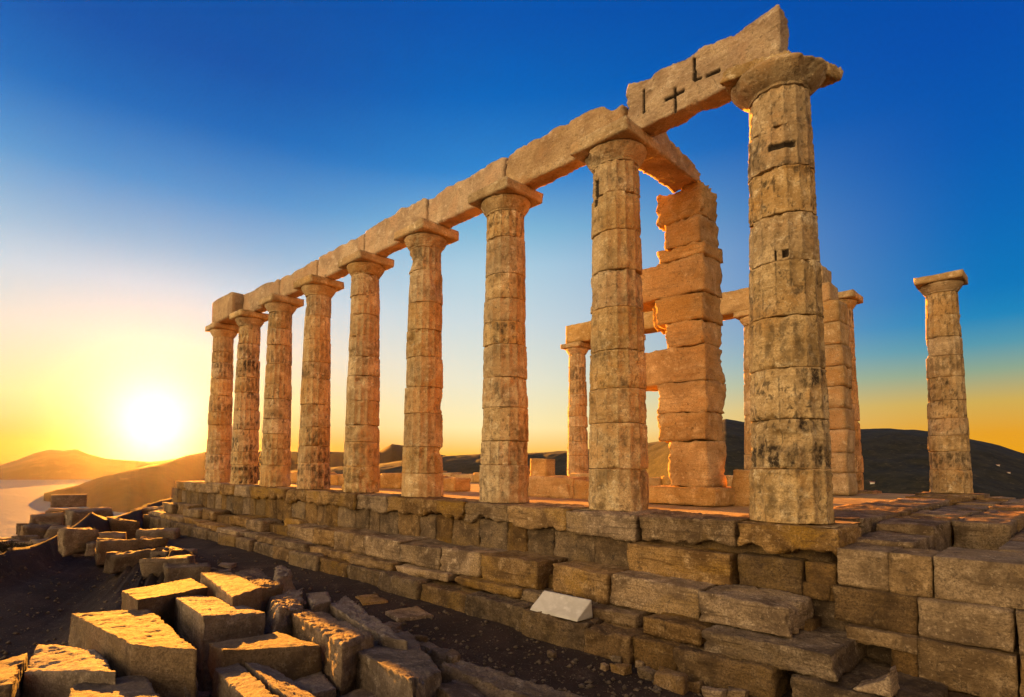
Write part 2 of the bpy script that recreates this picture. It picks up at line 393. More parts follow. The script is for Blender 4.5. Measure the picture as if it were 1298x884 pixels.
# headland: closed disc around the camera, flat on top, falling to the sea on the left and into a saddle elsewhere
def headland():
    na, nr = 360, 150
    ang = np.linspace(0, 2 * math.pi, na, endpoint=False)
    a0 = az_of_px(230); 
    pe = [(az_of_px(p), e) for p, e in ((-260, 13.5), (0, 15.5), (60, 17.5), (110, 21), (165, 26), (225, 44), (330, 62), (600, 62), (1298, 60))]
    # angle relative to px 0 direction, decreasing to the right
    aL = az_of_px(-260)
    rel = [((aL - a) % (2 * math.pi), e) for a, e in pe]
    rel.sort()
    xs = [q[0] for q in rel] + [rel[-1][0] + .5, 2 * math.pi]; es = [q[1] for q in rel] + [40, rel[0][1]]
    V = []
    for a in ang:
        t = (aL - a) % (2 * math.pi)
        e = float(np.interp(t, xs, es))
        r = np.concatenate([np.linspace(.02, 1, 85) ** 1.15 * e, e + 320 * np.linspace(0.003, 1, nr - 85) ** 2.0])
        x = CAM[0] + r * math.cos(a); y = CAM[1] + r * math.sin(a)
        sea_side = float(np.interp(t, [0, rel[4][0], rel[5][0] + .1, rel[-1][0] + .6, rel[-1][0] + 1.4, 2 * math.pi], [1, 1, 0, 0, 1, 1]))
        slope = .85 * sea_side + .16 * (1 - sea_side)
        z = -1.66 - np.maximum(0, r - e) * slope
        z = np.maximum(z, -62 - 2 * sea_side)
        n = fbm(np.stack([x * .16, y * .16, x * 0], 1) + 3.1, 4); n2 = fbm(np.stack([x * 1.7, y * 1.7, x * 0], 1) + 9, 4)
        flat = (r < e)
        z = z + np.where(flat, .03 * n2 + .05 * n, .9 * n * np.clip((r - e) / 8, 0, 4) + .05 * n2)
        # a low bank along the seaward edge on the left, a hollow added inside it to hold shade
        lw = np.interp(t, [0, rel[3][0], rel[4][0], rel[5][0], 2 * math.pi - .8, 2 * math.pi], [1, 1, 1, .35, 0, 1])
        z = z + lw * ((.52 + .12 * n2) * np.exp(-((r - e + .9) / .9) ** 2) - .30 * np.exp(-((r - e + 7.5) / 3.6) ** 2))
        s0, s1 = on_z(66, 672, -1.66)[:2], on_z(228, 724, -1.66)[:2]; sd = s1 - s0; sl = np.clip(((x - s0[0]) * sd[0] + (y - s0[1]) * sd[1]) / (sd @ sd), 0, 1)
        dd = np.hypot(x - s0[0] - sl * sd[0], y - s0[1] - sl * sd[1])
        z = z + (.36 + .10 * n2) * np.exp(-(dd / .75) ** 2)  # earth ridge added under the wall stones to shade the soil inside
        # the ground rises slightly towards the viewer's standing place
        z = z + .22 * np.exp(-(((x - 1.2) / 3.5) ** 2 + ((y + 7.8) / 2.6) ** 2))
        V.append(np.stack([x, y, z], 1))
    V = np.concatenate(V); I = np.arange(na * nr).reshape(na, nr); J = np.roll(I, -1, 0)
    Q = np.stack([I[:, :-1], I[:, 1:], J[:, 1:], J[:, :-1]], -1).reshape(-1, 4)
    c = len(V); V = np.concatenate([V, [[CAM[0], CAM[1], -1.45]]])
    T = np.stack([I[:, 0], J[:, 0], np.full(na, c)], -1)
    o = link('ground', V, Q, T, SOIL); tag(o, kind='structure')
headland()
from mathutils.bvhtree import BVHTree
_g = bpy.data.objects['ground']; _n = len(_g.data.vertices); _c = np.zeros(_n * 3, np.float32); _g.data.vertices.foreach_get('co', _c)
_c = _c.reshape(-1, 3) + np.array(_g.location)
GROUND = BVHTree.FromPolygons([tuple(v) for v in _c.tolist()], [tuple(p.vertices) for p in _g.data.polygons])
def ground_z(x, y, fallback=-1.66):
    h = GROUND.ray_cast(mathutils.Vector((float(x), float(y), 8.0)), mathutils.Vector((0, 0, -1)))[0]
    return h.z if h is not None else fallback

def sea():
    mt = bpy.data.materials.new('sea_water'); mt.use_nodes = True; t = mt.node_tree; b = t.nodes['Principled BSDF']
    b.inputs['Base Color'].default_value = (.10, .15, .21, 1); b.inputs['Specular IOR Level'].default_value = .01; b.inputs['Roughness'].default_value = .55; b.inputs['IOR'].default_value = 1.33
    geo = t.nodes.new('ShaderNodeNewGeometry'); mp = t.nodes.new('ShaderNodeMapping'); mp.inputs['Scale'].default_value = (.012, .03, .02)
    mp.inputs['Rotation'].default_value = (0, 0, R(40))
    no = t.nodes.new('ShaderNodeTexNoise'); no.inputs['Scale'].default_value = 1.0; no.inputs['Detail'].default_value = 8; no.inputs['Roughness'].default_value = .65
    bp = t.nodes.new('ShaderNodeBump'); bp.inputs['Strength'].default_value = .9; bp.inputs['Distance'].default_value = 3.5
    t.links.new(geo.outputs['Position'], mp.inputs[0]); t.links.new(mp.outputs[0], no.inputs[0]); t.links.new(no.outputs[0], bp.inputs['Height']); t.links.new(bp.outputs[0], b.inputs['Normal'])
    n = 24; g = np.linspace(-4400, 4400, n + 1); X, Y = np.meshgrid(g, g, indexing='ij')
    V = np.stack([X.ravel(), Y.ravel(), np.full(X.size, -60.0)], 1); I = np.arange(X.size).reshape(n + 1, n + 1)
    Q = np.stack([I[:-1, :-1], I[1:, :-1], I[1:, 1:], I[:-1, 1:]], -1).reshape(-1, 4)
    tag(link('sea', V, Q, None, mt), kind='structure')
sea()

def ridge(name, prof, r_front, r_top, d_back, mat, rough=4.0, nfreq=.01, npx=260, nr=46, base=-63.0, seed=0):
    """a hill range: skyline measured in the picture, stood at its own distance with a front slope and a back slope"""
    px = np.linspace(prof[0][0], prof[-1][0], npx); sk = interp(prof)(px)
    rf = interp(r_front)(px) if not np.isscalar(r_front) else np.full(npx, float(r_front))
    rt = interp(r_top)(px) if not np.isscalar(r_top) else np.full(npx, float(r_top))
    V = []
    for i in range(npx):
        top = at_r(px[i], sk[i], rt[i]); zt = top[2]
        a = az_of_px(px[i]); r_back = rt[i] + d_back
        rr = np.concatenate([np.linspace(rf[i], rt[i], nr - 10), np.linspace(rt[i], r_back, 11)[1:]])
        x = CAM[0] + rr * math.cos(a); y = CAM[1] + rr * math.sin(a)
        tt = np.where(rr <= rt[i], (rr - rf[i]) / (rt[i] - rf[i]), (r_back - rr) / (r_back - rt[i]))
        sh = np.sin(np.clip(tt, 0, 1) * math.pi / 2) ** 1.15
        z = base + (zt - base) * sh
        nn = fbm(np.stack([x * nfreq, y * nfreq, x * 0 + seed], 1), 5, .55)
        z = z + rough * nn * np.sin(np.clip(tt, 0, 1) * math.pi) ** .7 + rough * .16 * fbm(np.stack([x * nfreq * 7, y * nfreq * 7, x * 0 + seed], 1), 3) * np.clip(tt * 4, 0, 1)
        V.append(np.stack([x, y, z], 1))
    V = np.concatenate(V); I = np.arange(npx * nr).reshape(npx, nr)
    Q = np.stack([I[:-1, :-1], I[1:, :-1], I[1:, 1:], I[:-1, 1:]], -1).reshape(-1, 4)
    return tag(link(name, V, Q, None, mat), kind='structure')
ridge('far_mountains', [(-520, 597), (-300, 585), (-120, 590), (0, 590), (22, 583), (45, 574), (62, 570), (80, 571.5), (95, 569.5), (110, 576), (135, 582.5), (165, 584.5), (190, 586), (235, 580), (300, 578), (420, 585), (560, 596)],
      2800, 3450, 600, FARHILL, rough=9, nfreq=.003, seed=3)
ridge('peninsula', [(58, 626.0), (75, 621), (100, 615), (118, 609), (135, 603), (160, 597), (185, 592), (205, 588), (235, 578), (262, 573), (300, 572), (350, 573), (430, 573), (480, 572), (496, 563), (516, 566), (560, 577), (640, 592)],
      [(58, 1180), (100, 1050), (130, 900), (165, 830), (220, 1000), (300, 1400), (640, 1400)], [(58, 1210), (100, 1170), (135, 1130), (200, 1250), (262, 1750), (640, 1800)], 260, CAPE, rough=4, nfreq=.010, seed=7)
ridge('hill', [(330, 606), (372, 597), (430, 592), (482, 588), (520, 583), (565, 579), (607, 576), (672, 575), (720, 572), (780, 567), (830, 561), (870, 552), (905, 538), (922, 535), (945, 539), (1000, 541), (1060, 543), (1095, 545), (1130, 544.5), (1160, 546), (1195, 551), (1220, 555), (1260, 563), (1298, 575), (1360, 588), (1440, 600), (1700, 604)],
      [(330, 620), (600, 560), (800, 480), (900, 260), (1700, 150)], [(330, 1000), (600, 900), (900, 700), (1700, 600)], 500, SCRUB, rough=3, nfreq=.013, seed=11, npx=420, nr=80)

# small far cottages on the dark hill
hill_o = bpy.data.objects['hill']; hv = np.zeros(len(hill_o.data.vertices) * 3, np.float32); hill_o.data.vertices.foreach_get('co', hv)
hv = hv.reshape(-1, 3) + np.array(hill_o.location)
PLASTER = bpy.data.materials.new('whitewash'); PLASTER.use_nodes = True; PLASTER.node_tree.nodes['Principled BSDF'].inputs['Base Color'].default_value = (.45, .42, .38, 1)
TILE = bpy.data.materials.new('roof_tile'); TILE.use_nodes = True; TILE.node_tree.nodes['Principled BSDF'].inputs['Base Color'].default_value = (.30, .13, .07, 1)
def cottage(px, py, s, label):
    d = hv - CAM; zc = d @ FW; u = PPX + FPX * (d @ RT) / zc; v = PPY - FPX * (d @ UP) / zc
    p = hv[np.argmin((u - px) ** 2 + (v - py) ** 2 + np.where(zc < 10, 1e9, 0))]
    root = tag(empty('cottage', tuple(float(q) for q in p)), label, 'house', 'small white houses on the far hill')
    a = math.atan2(p[1] - CAM[1], p[0] - CAM[0]); R2 = np.array([[math.cos(a), -math.sin(a), 0], [math.sin(a), math.cos(a), 0], [0, 0, 1]])
    w, dp, h = 2.6 * s, 1.8 * s, 1.6 * s
    V = box8(-dp, dp, -w, w, -1.5, h) @ R2.T + p
    Q = [(0, 3, 2, 1), (4, 5, 6, 7), (0, 1, 5, 4), (1, 2, 6, 5), (2, 3, 7, 6), (3, 0, 4, 7)]
    link('wall', V, Q, None, PLASTER, root, smooth=False)
    e = .3
    V = np.array([(-dp - e, -w - e, h + .02), (dp + e, -w - e, h + .02), (dp + e, w + e, h + .02), (-dp - e, w + e, h + .02), (0, -w - e, h + .9 * s), (0, w + e, h + .9 * s)]) @ R2.T + p
    link('roof', V, [(0, 3, 2, 1), (0, 4, 5, 3), (1, 2, 5, 4)], [(0, 1, 4), (2, 3, 5)], TILE, root, smooth=False)
cottage(1106, 613, .42, 'tiny white house low on the hill just right of the nearest column')
cottage(1266, 590, .28, 'tiny white house high on the hill beyond the lone right column')
cottage(1280, 601, .26, 'tiny pale house lower on the hill at the far right edge')

# ------------------------------------------------------------------ columns
S = 2.522; NY = 12.69
def drum(parent, cx, cy, z0, z1, R0, R1, ph, seed, nth, nz, wear, mat, fl_depth=.027, stain_shade=1.0, cuts=()):
    th = np.linspace(0, 2 * math.pi, nth, endpoint=False)
    e = .012
    zz = np.concatenate([[0, e * .25, e], np.linspace(e, (z1 - z0) - e, nz)[1:-1], [(z1 - z0) - e, (z1 - z0) - e * .25, (z1 - z0)]])
    T, Z = np.meshgrid(th, zz, indexing='ij')
    t = Z / (z1 - z0); Rz = R0 + (R1 - R0) * t
    edge = np.minimum(Z, (z1 - z0) - Z)
    ee = np.clip(edge / e, 0, 1); bev = .010 * (1 - np.sqrt(np.clip(1 - (1 - ee) ** 2, 0, 1)))
    P = np.stack([(Rz * np.cos(T)).ravel(), (Rz * np.sin(T)).ravel(), (Z + z0).ravel()], 1)
    so = np.array([seed * 3.71, seed * 7.13, seed * 1.91])
    n1 = fbm(P * 2.4 + so, 4).reshape(T.shape); n2 = fbm(P * 9 + so, 4).reshape(T.shape); n3 = fbm(P * np.array([3, 3, 15.]) + so, 3).reshape(T.shape)
    zc = Z + z0
    f = np.abs(np.sin(8 * (T + ph)))                       # 0 on an arris, 1 in a flute
    worn = np.clip(.6 + .7 * n1 * wear, .22, 1.1)
    r = Rz - fl_depth * worn * f ** 1.0 + .003 * (1 - f)
    r = r - bev - .009 * wear * np.abs(n2) - .010 * wear * np.maximum(n3 - .1, 0) - .006 * wear * np.abs(vnoise(P * 31 + so)).reshape(T.shape)
    ch = np.maximum(0, fbm(P * 4.5 + so + 9, 4).reshape(T.shape) - .12) * np.exp(-edge / .035) * .10 * wear     # chipped rims
    big = np.maximum(0, fbm(P * 1.7 + so + 40, 4).reshape(T.shape) - .5) * .13 * wear
    r = r - ch - big
    X = cx + r * np.cos(T); Y = cy + r * np.sin(T)
    V = np.stack([X.ravel(), Y.ravel(), zc.ravel()], 1)
    nzz = len(zz); I = np.arange(nth * nzz).reshape(nth, nzz); J = np.roll(I, -1, 0)
    Q = np.stack([I[:, :-1], J[:, :-1], J[:, 1:], I[:, 1:]], -1).reshape(-1, 4)
    c = len(V); V = np.concatenate([V, [[cx, cy, z0 + .004], [cx, cy, z1 - .004]]])
    Tr = np.concatenate([np.stack([J[:, 0], I[:, 0], np.full(nth, c)], -1), np.stack([I[:, -1], J[:, -1], np.full(nth, c + 1)], -1)])
    rg = np.random.default_rng(int(seed * 97 % 100000))
    pn = fbm(np.stack([P[:, 0] * 1.6, P[:, 1] * 1.6, P[:, 2] * 1.5 + seed * 0], 1) + np.array([seed // 31 * 1.7, 0, 0]), 4).reshape(T.shape)
    fine = fbm(P * np.array([16, 16, 9.]) + so, 4, .65).reshape(T.shape)
    rowz = vnoise(np.stack([P[:, 2] * 0 + seed, P[:, 2] * 11, P[:, 2] * 0], 1)).reshape(T.shape)
    patch = sstep(.0, .55, pn + rg.uniform(-.22, .2) + .22 * rowz)
    stn = patch * sstep(.15, .8, f + .35 * fine) * (.45 + .55 * sstep(-.25, .25, fine)) * sstep(.008, .03, edge) * .72
    stn = np.maximum(stn, sstep(.38, .6, fine) * .55)
    arr = (1 - sstep(.08, .30, f)) * sstep(-.45, .05, n1) * sstep(-.3, .25, fine + .1)  # flute shading painted as dark lines along the arrises
    stn = np.maximum(stn, arr * .55)
    lines = np.abs(np.sin(zc * (23 + 5 * rg.uniform()) + 2.2 * n1 + 3 * rg.uniform()))
    hz = (1 - sstep(.0, .16, lines)) * sstep(-.05, .35, n1 + .5 * vnoise(P * 5 + so).reshape(T.shape)) * sstep(-.2, .3, fine)
    stn = np.maximum(stn, hz * .7)
    stn = np.clip(stn, 0, 1) * stain_shade
    for (t0, t1, za, zb_) in cuts:
        kk = (((T - t0) % (2 * math.pi)) < ((t1 - t0) % (2 * math.pi))) & (zc > za) & (zc < zb_)
        if kk.any():
            V[:kk.size][kk.ravel(), 0] -= .06 * np.cos(T[kk]); V[:kk.size][kk.ravel(), 1] -= .06 * np.sin(T[kk]); stn[kk] = 2.0  # cuts sunk, their inner shade painted on as dark colour
    return link('drum', V, Q, Tr, mat, parent, {'stain_shade': np.concatenate([stn.ravel(), [0, 0]])}, origin=(cx, cy, z0))
def on_shaft(px, py, cx, cy, rad):
    d = ray(px, py); ox, oy = CAM[0] - cx, CAM[1] - cy
    a = d[0] ** 2 + d[1] ** 2; b = ox * d[0] + oy * d[1]; c = ox * ox + oy * oy - rad * rad
    t = (-b - math.sqrt(max(b * b - a * c, 0))) / a; p = CAM + d * t
    return math.atan2(p[1] - cy, p[0] - cx), float(p[2])
def cut_px(x0, x1, y0, y1, cx, cy, rad):
    a, b = on_shaft(x0, .5 * (y0 + y1), cx, cy, rad), on_shaft(x1, .5 * (y0 + y1), cx, cy, rad)
    xm = .5 * (x0 + x1)
    return (a[0], b[0], on_shaft(xm, y1, cx, cy, rad)[1], on_shaft(xm, y0, cx, cy, rad)[1])
CUTS1 = [cut_px(972, 1010, 180, 187, 0, 0, .40), cut_px(991, 1000, 315, 325, 0, 0, .43), cut_px(980, 983, 318, 330, 0, 0, .43)]
CUTS2 = [cut_px(752, 757, 228, 262, -2.522, 0, .39)]
def echinus(parent, cx, cy, z0, z1, Rn, Rt, seed, wear, nth=72, mat=None):
    th = np.linspace(0, 2 * math.pi, nth, endpoint=False)
    h = z1 - z0
    pr = [(Rn, 0), (Rn + .006, .03), (Rn - .006, .04), (Rn + .012, .09), (Rn + .006, .10)]
    for k in range(14):
        a = k / 13; pr.append((Rn + .015 + (Rt - Rn - .015) * (.62 * a + .38 * math.sin(a * math.pi / 2)), .12 + .72 * a))
    pr += [(Rt, .90), (Rt - .02, 1.0)]
    pr = np.array(pr); npf = len(pr)
    T = np.repeat(th[:, None], npf, 1); Rr = np.repeat(pr[None, :, 0], nth, 0); Z = np.repeat(pr[None, :, 1], nth, 0) * h + z0
    P = np.stack([(Rr * np.cos(T)).ravel(), (Rr * np.sin(T)).ravel(), Z.ravel()], 1); so = np.array([seed * 2.3, seed, seed * 4.1])
    n1 = fbm(P * 3 + so, 4).reshape(T.shape); n2 = fbm(P * 11 + so, 3).reshape(T.shape)
    r = Rr - .012 * wear * np.abs(n2) - .10 * wear * np.maximum(0, n1 - .25)
    V = np.stack([(cx + r * np.cos(T)).ravel(), (cy + r * np.sin(T)).ravel(), Z.ravel()], 1)
    I = np.arange(nth * npf).reshape(nth, npf); J = np.roll(I, -1, 0)
    Q = np.stack([I[:, :-1], J[:, :-1], J[:, 1:], I[:, 1:]], -1).reshape(-1, 4)
    c = len(V); V = np.concatenate([V, [[cx, cy, z0 + .002], [cx, cy, z1 - .002]]])
    Tr = np.concatenate([np.stack([J[:, 0], I[:, 0], np.full(nth, c)], -1), np.stack([I[:, -1], J[:, -1], np.full(nth, c + 1)], -1)])
    st = np.concatenate([(sstep(.1, .5, n1) * .35).ravel(), [0, 0]])
    return link('capital', V, Q, Tr, mat, parent, {'stain_shade': st}, origin=(cx, cy, z0))
def column(cx, cy, zb, label, group, seed, wear=1.0, heights=None, broken_capital=False, mat=MARBLE, R0=.485, R1=.375, lod=None):
    root = empty('temple_column', (cx, cy, zb)); tag(root, label, 'column', group)
    d = math.hypot(cx - CAM[0], cy - CAM[1])
    nth = 256 if d < 9.5 else 192 if d < 14 else 128
    rg = np.random.default_rng(seed)
    H = 5.62
    if heights is None:
        hs = rg.uniform(.46, .78, 9 + seed % 2); hs = hs / hs.sum() * H
    else:
        hs = np.array(heights); hs = hs / hs.sum() * H
    z = 0.0; ph = rg.uniform(0, .4); sw = (.9, .95, 1.1, .6, .85, .45, .7, .35, .3)[seed // 5 % 9]
    for k, h in enumerate(hs):
        def Rz(z_): 
            t = z_ / H; return R0 + (R1 - R0) * (t + .12 * t * (t - 1))
        k_r = 1 + rg.uniform(-.022, .016)
        nz = int(max(9, min(h / max(.016, d * .0022), 42)))
        drum(root, cx + rg.uniform(-.012, .012), cy + rg.uniform(-.012, .012), zb + z + .003, zb + z + h - .003, Rz(z) * k_r, Rz(z + h) * k_r, ph + rg.uniform(-.02, .02), seed * 31 + k, nth, nz, wear * rg.uniform(.7, 1.3), mat, stain_shade=(.45 + .75 * sw) * rg.uniform(.6, 1.35), cuts=CUTS1 if (cx == 0 and cy == 0) else CUTS2 if (abs(cx + S) < .01 and cy == 0) else ())
        z += h
    Rt = .50 if not broken_capital else .58
    ca = echinus(root, cx, cy, zb + H, zb + 5.885, R1 - .004, Rt, seed, wear * (.55 if broken_capital else .8), mat=mat, nth=nth)
    A = .535
    if broken_capital:
        k8 = box8(cx - .56, cx + .60, cy - .54, cy + .60, zb + 5.875, zb + 6.095, .02, seed)
        k8[5] += (-.36, .20, -.05); k8[1] += (-.30, .16, 0); k8[4] += (.06, .05, -.04); k8[6, 2] -= .03
        stone('abacus', k8, mat, ca, r=.035, amp=.028, chip=1.5, seed=seed + 3, freq=4, cs=.016)
    else:
        k8 = box8(cx - A, cx + A, cy - A, cy + A, zb + 5.89, zb + 6.095, .012, seed)
        stone('abacus', k8, mat, ca, r=.014, amp=.012, chip=1.1 * wear, seed=seed)
    return root
GS = 'columns of the long southern colonnade'
south = [
    ('nearest tall column with a broken lumpy capital at the right end of the beam', dict(wear=1.35, broken_capital=True, heights=[.62, .58, .60, .62, .66, .58, .58, .52, .50])),
    ('second column from the right end of the beam, dark stains at mid height', dict(heights=[.62, .68, .52, .58, .66, .58, .62, .60, .50])),
    ('third column from the right end, standing alone against pale blue sky', dict()),
    ('fourth column from the right end, middle one of the long row', dict()),
    ('fifth column from the right end, with a bulging low drum', dict(wear=1.3)),
    ('fifth column from the left end of the row, slightly narrow at the neck', dict()) if False else ('sixth column from the right end, warm lit right side', dict()),
    ('third column from the far left end, backlit and orange', dict()),
    ('second column from the far left end, close against the last one', dict()),
    ('last column at the far left end under the tall end block', dict()),
]
for i, (lb, kw) in enumerate(south):
    column(-S * i, 0, 0, lb, GS, 21 + i * 5, **kw)
GN = 'columns of the far northern row'
column(0, NY, .07, 'lone freestanding column with its capital at the far right', GN, 203, wear=.8)
column(-S, NY, .07, 'far column just right of the nearest column, capital bare to the sky', GN, 211, wear=.9)
column(-2 * S, NY, .07, 'far column showing as a thin strip left of the nearest column, holding the far beam', GN, 219, wear=.8)
column(-3 * S, NY, .07, 'far column hidden behind the block-built pier, under the far beam', GN, 227, wear=.8)
column(-4 * S, NY, .07, 'far column hidden behind the second column, under the far beam', GN, 235, wear=.8)
column(-5 * S, NY, .07, 'small far column left of the second column with a block on its capital', GN, 243, wear=.8)

# ------------------------------------------------------------------ architraves
tops = [(-20.4, 7.0), (-18.26, 7.0), (-18.2, 6.90), (-17.57, 6.86), (-16.49, 6.89), (-16.0, 6.88), (-15.6, 6.80), (-14.28, 6.76), (-12.7, 6.80), (-12.41, 6.82), (-11.4, 6.83), (-10.3, 6.79), (-9.45, 6.88), (-8.49, 6.92), (-7.6, 6.90),
        (-7.45, 6.80), (-6.77, 6.85), (-5.6, 6.87), (-4.92, 6.87), (-4.2, 6.87), (-3.73, 6.85), (-3.0, 6.88), (-2.71, 6.82), (-2.55, 6.68), (-2.3, 6.64), (-2.25, 6.84), (-2.2, 6.90), (-1.78, 6.86), (-1.68, 6.89), (-1.16, 6.89), (-.78, 6.88), (-.47, 6.82), (-.31, 6.86), (.0, 6.93), (.12, 6.90)]
zt = interp(tops)
def topf(x): return zt(x) + .025 * fbm(np.stack([x * 4, x * 0, x * 0], 1) + 5, 4)
GA = 'beam blocks along the southern colonnade'
BY0, BY1 = -.07, .29
beams = [
    (-2.28, .08, 'right-end beam block with cut slots and a raised broken tip on the nearest column', 6.93),
    (-4.98, -2.32, 'rough beam block between the second and third columns', 6.90),
    (-7.42, -5.03, 'beam block between the third and fourth columns from the right', 6.90),
    (-10.05, -7.47, 'beam block left of the fourth column, its top stepping up at the joint', 6.92),
    (-12.57, -10.09, 'rough beam block between the fifth and sixth columns', 6.82),
    (-15.10, -12.61, 'rough beam block between the sixth and seventh columns', 6.82),
    (-18.20, -15.14, 'low beam block just right of the tall end block', 6.90),
    (-20.35, -18.24, 'tall smooth end block at the far left end of the beam', 7.0),
]
for k, (x0, x1, lb, zx) in enumerate(beams):
    slots = None; cs = None
    if k == 0:
        cs = .019
        def XZ(px, py):
            p = on_y(px, py, BY0); return float(p[0]), float(p[2])
        def vslot(px, y0, y1, w=.026):
            a, b = XZ(px, y0), XZ(px, y1); xm = .5 * (a[0] + b[0]); return (xm - w, xm + w, b[1], a[1], .10)
        def hslot(p0, p1, w=.024):
            a, b = XZ(*p0), XZ(*p1); zm = .5 * (a[1] + b[1]); return (a[0], b[0], zm - w, zm + w, .10)
        slots = [vslot(816, 113, 145), vslot(880, 73, 103), hslot((842, 127), (868, 115)), hslot((895, 97), (912, 89)), hslot((880, 103), (890, 98), .018), vslot(856, 111, 143, .012), vslot(642, 200, 221)]
    o = stone('beam_block', box8(x0 + .012, x1 - .012, BY0 if k < 7 else -.42, BY1 if k < 7 else .40, 6.103, zx, .008, k), BEAM, None, r=.03 if k < 7 else .015, amp=.030 if k < 7 else .008, chip=1.4 if k < 7 else .7, cs=cs, slots=slots, top=topf, seed=60 + k, freq=2.6, cmax=16000 if k else 30000)
    tag(o, lb, 'beam', GA)
# short cross beam from the second column to the pier
k8 = box8(-2.72, -2.16, .32, 2.36, 6.104, 6.74, .02, 5); k8[6, 2] = k8[7, 2] = 6.30
o = stone('cross_beam', k8, BEAM, None, r=.05, amp=.04, chip=1.4, seed=91)
tag(o, 'short broken beam bridging the second column and the block-built pier', 'beam')
# far architrave
GF = 'beam blocks on the far row of columns'
for k, (x0, x1, lb, z1) in enumerate(((-6.3, -5.0, 'far beam block right of the block-built pier', 6.98), (-7.56, -6.34, 'far beam block just behind the block-built pier', 6.98), (-10.1, -7.6, 'far beam block seen between second column and pier', 6.98), (-12.95, -10.14, 'far beam block ending above the small far column', 7.0))):
    o = stone('beam_block', box8(x0, x1, NY - .38, NY + .38, 6.172, z1, .01, k), ANTA, None, r=.03, amp=.02, seed=120 + k); tag(o, lb, 'beam', GF)

# ------------------------------------------------------------------ pier of the cella porch
pier = tag(empty('wall_pier', (-2.5, 2.6, 0)), 'orange square pier of stacked stone blocks with jutting stones, behind the second column', 'pier')
ys = [622, 600, 558, 521, 481, 434, 402, 366, 318, 302, 268, 234]
zs = [.32]
for yv in ys[2:]:
    zs.append(max(zs[-1] + .2, float(on_y(896, yv, 2.2)[2])))
zs[-1] = 6.09
rg = np.random.default_rng(5)
stone('plinth', box8(-3.25, -1.85, 1.98, 3.25, .0, .32, .01, 2), ANTA, pier, r=.03, amp=.02)
for k in range(len(zs) - 1):
    z0, z1 = zs[k] + .004, zs[k + 1] - .004
    xl = -2.93 + rg.uniform(-.13, .16); long = False
    if k in (3, 6): xl = -4.25; long = True
    top_ = k >= 9
    x1 = -2.09 + rg.uniform(-.03, .03)
    k8 = box8(xl, x1, 2.2 + rg.uniform(-.015, .015), 3.0, z0, z1, .012, 300 + k)
    stone('block', k8, ANTA, pier, r=.03, amp=.042 if not top_ else .065, chip=2.0 if not top_ else 2.6, bed=.03, seed=310 + k)
    # ragged inner stub where the wall once joined
    if not long and k < 9:
        w = rg.uniform(.05, .22)
        stone('wall_stub', box8(xl - w, xl - .004, 2.45, 2.95, z0 + .02, z1 - .02, .05, 340 + k), ANTA, pier, r=.07, amp=.06, chip=2, seed=350 + k)
pier2 = tag(empty('wall_pier', (-2.2, 10.2, 0)), 'ruined far pier showing as a narrow strip beside the nearest column', 'pier')
zz = 0.0
for k, (h, xr) in enumerate(((.6, -1.72), (.55, -1.75), (.62, -1.72), (.58, -1.74), (.6, -1.76), (.55, -1.74), (.6, -1.75), (.62, -1.78), (.6, -1.80), (.55, -2.0), (.5, -2.16))):
    stone('block', box8(-2.75, xr, 9.75, 10.6, zz + .004, zz + h - .004, .012, 400 + k), MARBLE, pier2, r=.03, amp=.02, chip=1.3, seed=410 + k); zz += h

# ------------------------------------------------------------------ stepped platform
plat = tag(empty('stepped_platform', (-9, 6, 0)), 'stepped stone temple platform of worn blocks under all the columns', 'platform')
def part(name, k8, mat, **kw): return stone(name, k8, mat, plat, **kw)
# core and floor
part('core', box8(-23.2, .55, -.50, 13.3, -1.8, -.06), POROS, r=.02, amp=.01, cs=.5)
def flr():
    xs = np.linspace(-23.2, .6, 110); ysx = np.linspace(-.45, 13.2, 70); X, Y = np.meshgrid(xs, ysx, indexing='ij')
    Z = -.012 + .012 * fbm(np.stack([X.ravel() * 1.2, Y.ravel() * 1.2, X.ravel() * 0], 1), 4).reshape(X.shape)
    jx = np.abs((X / 1.26) % 1 - .5) > .47
    V = np.stack([X.ravel(), Y.ravel(), Z.ravel()], 1); I = np.arange(X.size).reshape(X.shape)
    Q = np.stack([I[:-1, :-1], I[1:, :-1], I[1:, 1:], I[:-1, 1:]], -1).reshape(-1, 4)
    link('floor', V, Q, None, FLOORM, plat)
flr()
# stylobate slabs along the front
jt = [.72, X_(934, 670, -.66), X_(810, 665, -.66), X_(720, 655, -.66), X_(644, 648, -.66), X_(590, 643, -.66)]
while jt[-1] > -22.2: jt.append(jt[-1] - 1.26)
for k in range(len(jt) - 1):
    x1, x0 = jt[k], jt[k + 1]
    yf = -.70 + .03 * math.sin(k * 2.1); g = .012 if k not in (1, 2) else .03
    z1 = 0.0
    part('stylobate_slab', box8(x0 + g, x1 - g, yf, .30, -.37, -.004, .022, 500 + k), STEP if k > 1 else STEP, r=.05, amp=.03, chip=1.7, ragged=(.10, .07, .05, .12, .09, .11)[k % 6], bed=.02, seed=510 + k)
# recessed foundation wall under the slabs
x = -1.95; k = 0
while x > -23:
    w = .62 + .18 * math.sin(k * 1.7)
    part('foundation_block', box8(x - w + .006, x - .006, -.60, .2, -.98, -.30, .012, 600 + k), POROS, r=.025, amp=.025, chip=1.3, seed=610 + k)
    x -= w; k += 1
# second course: two blocks by the nearest column, the rest lost
part('step_block', box8(X_(795, 715, -.84), X_(925, 720, -.84), -.84, .1, -.79, -.40, .012, 1), STEP, r=.03, amp=.018, bed=.03)
part('step_block', box8(X_(936, 720, -.76), X_(1016, 722, -.76), -.76, .1, -.78, -.385, .01, 2), POROS, r=.02, amp=.012)
part('step_block', box8(X_(1021, 722, -.70), X_(1058, 722, -.70), -.70, .1, -.80, -.40, .01, 3), POROS, r=.03, amp=.012)
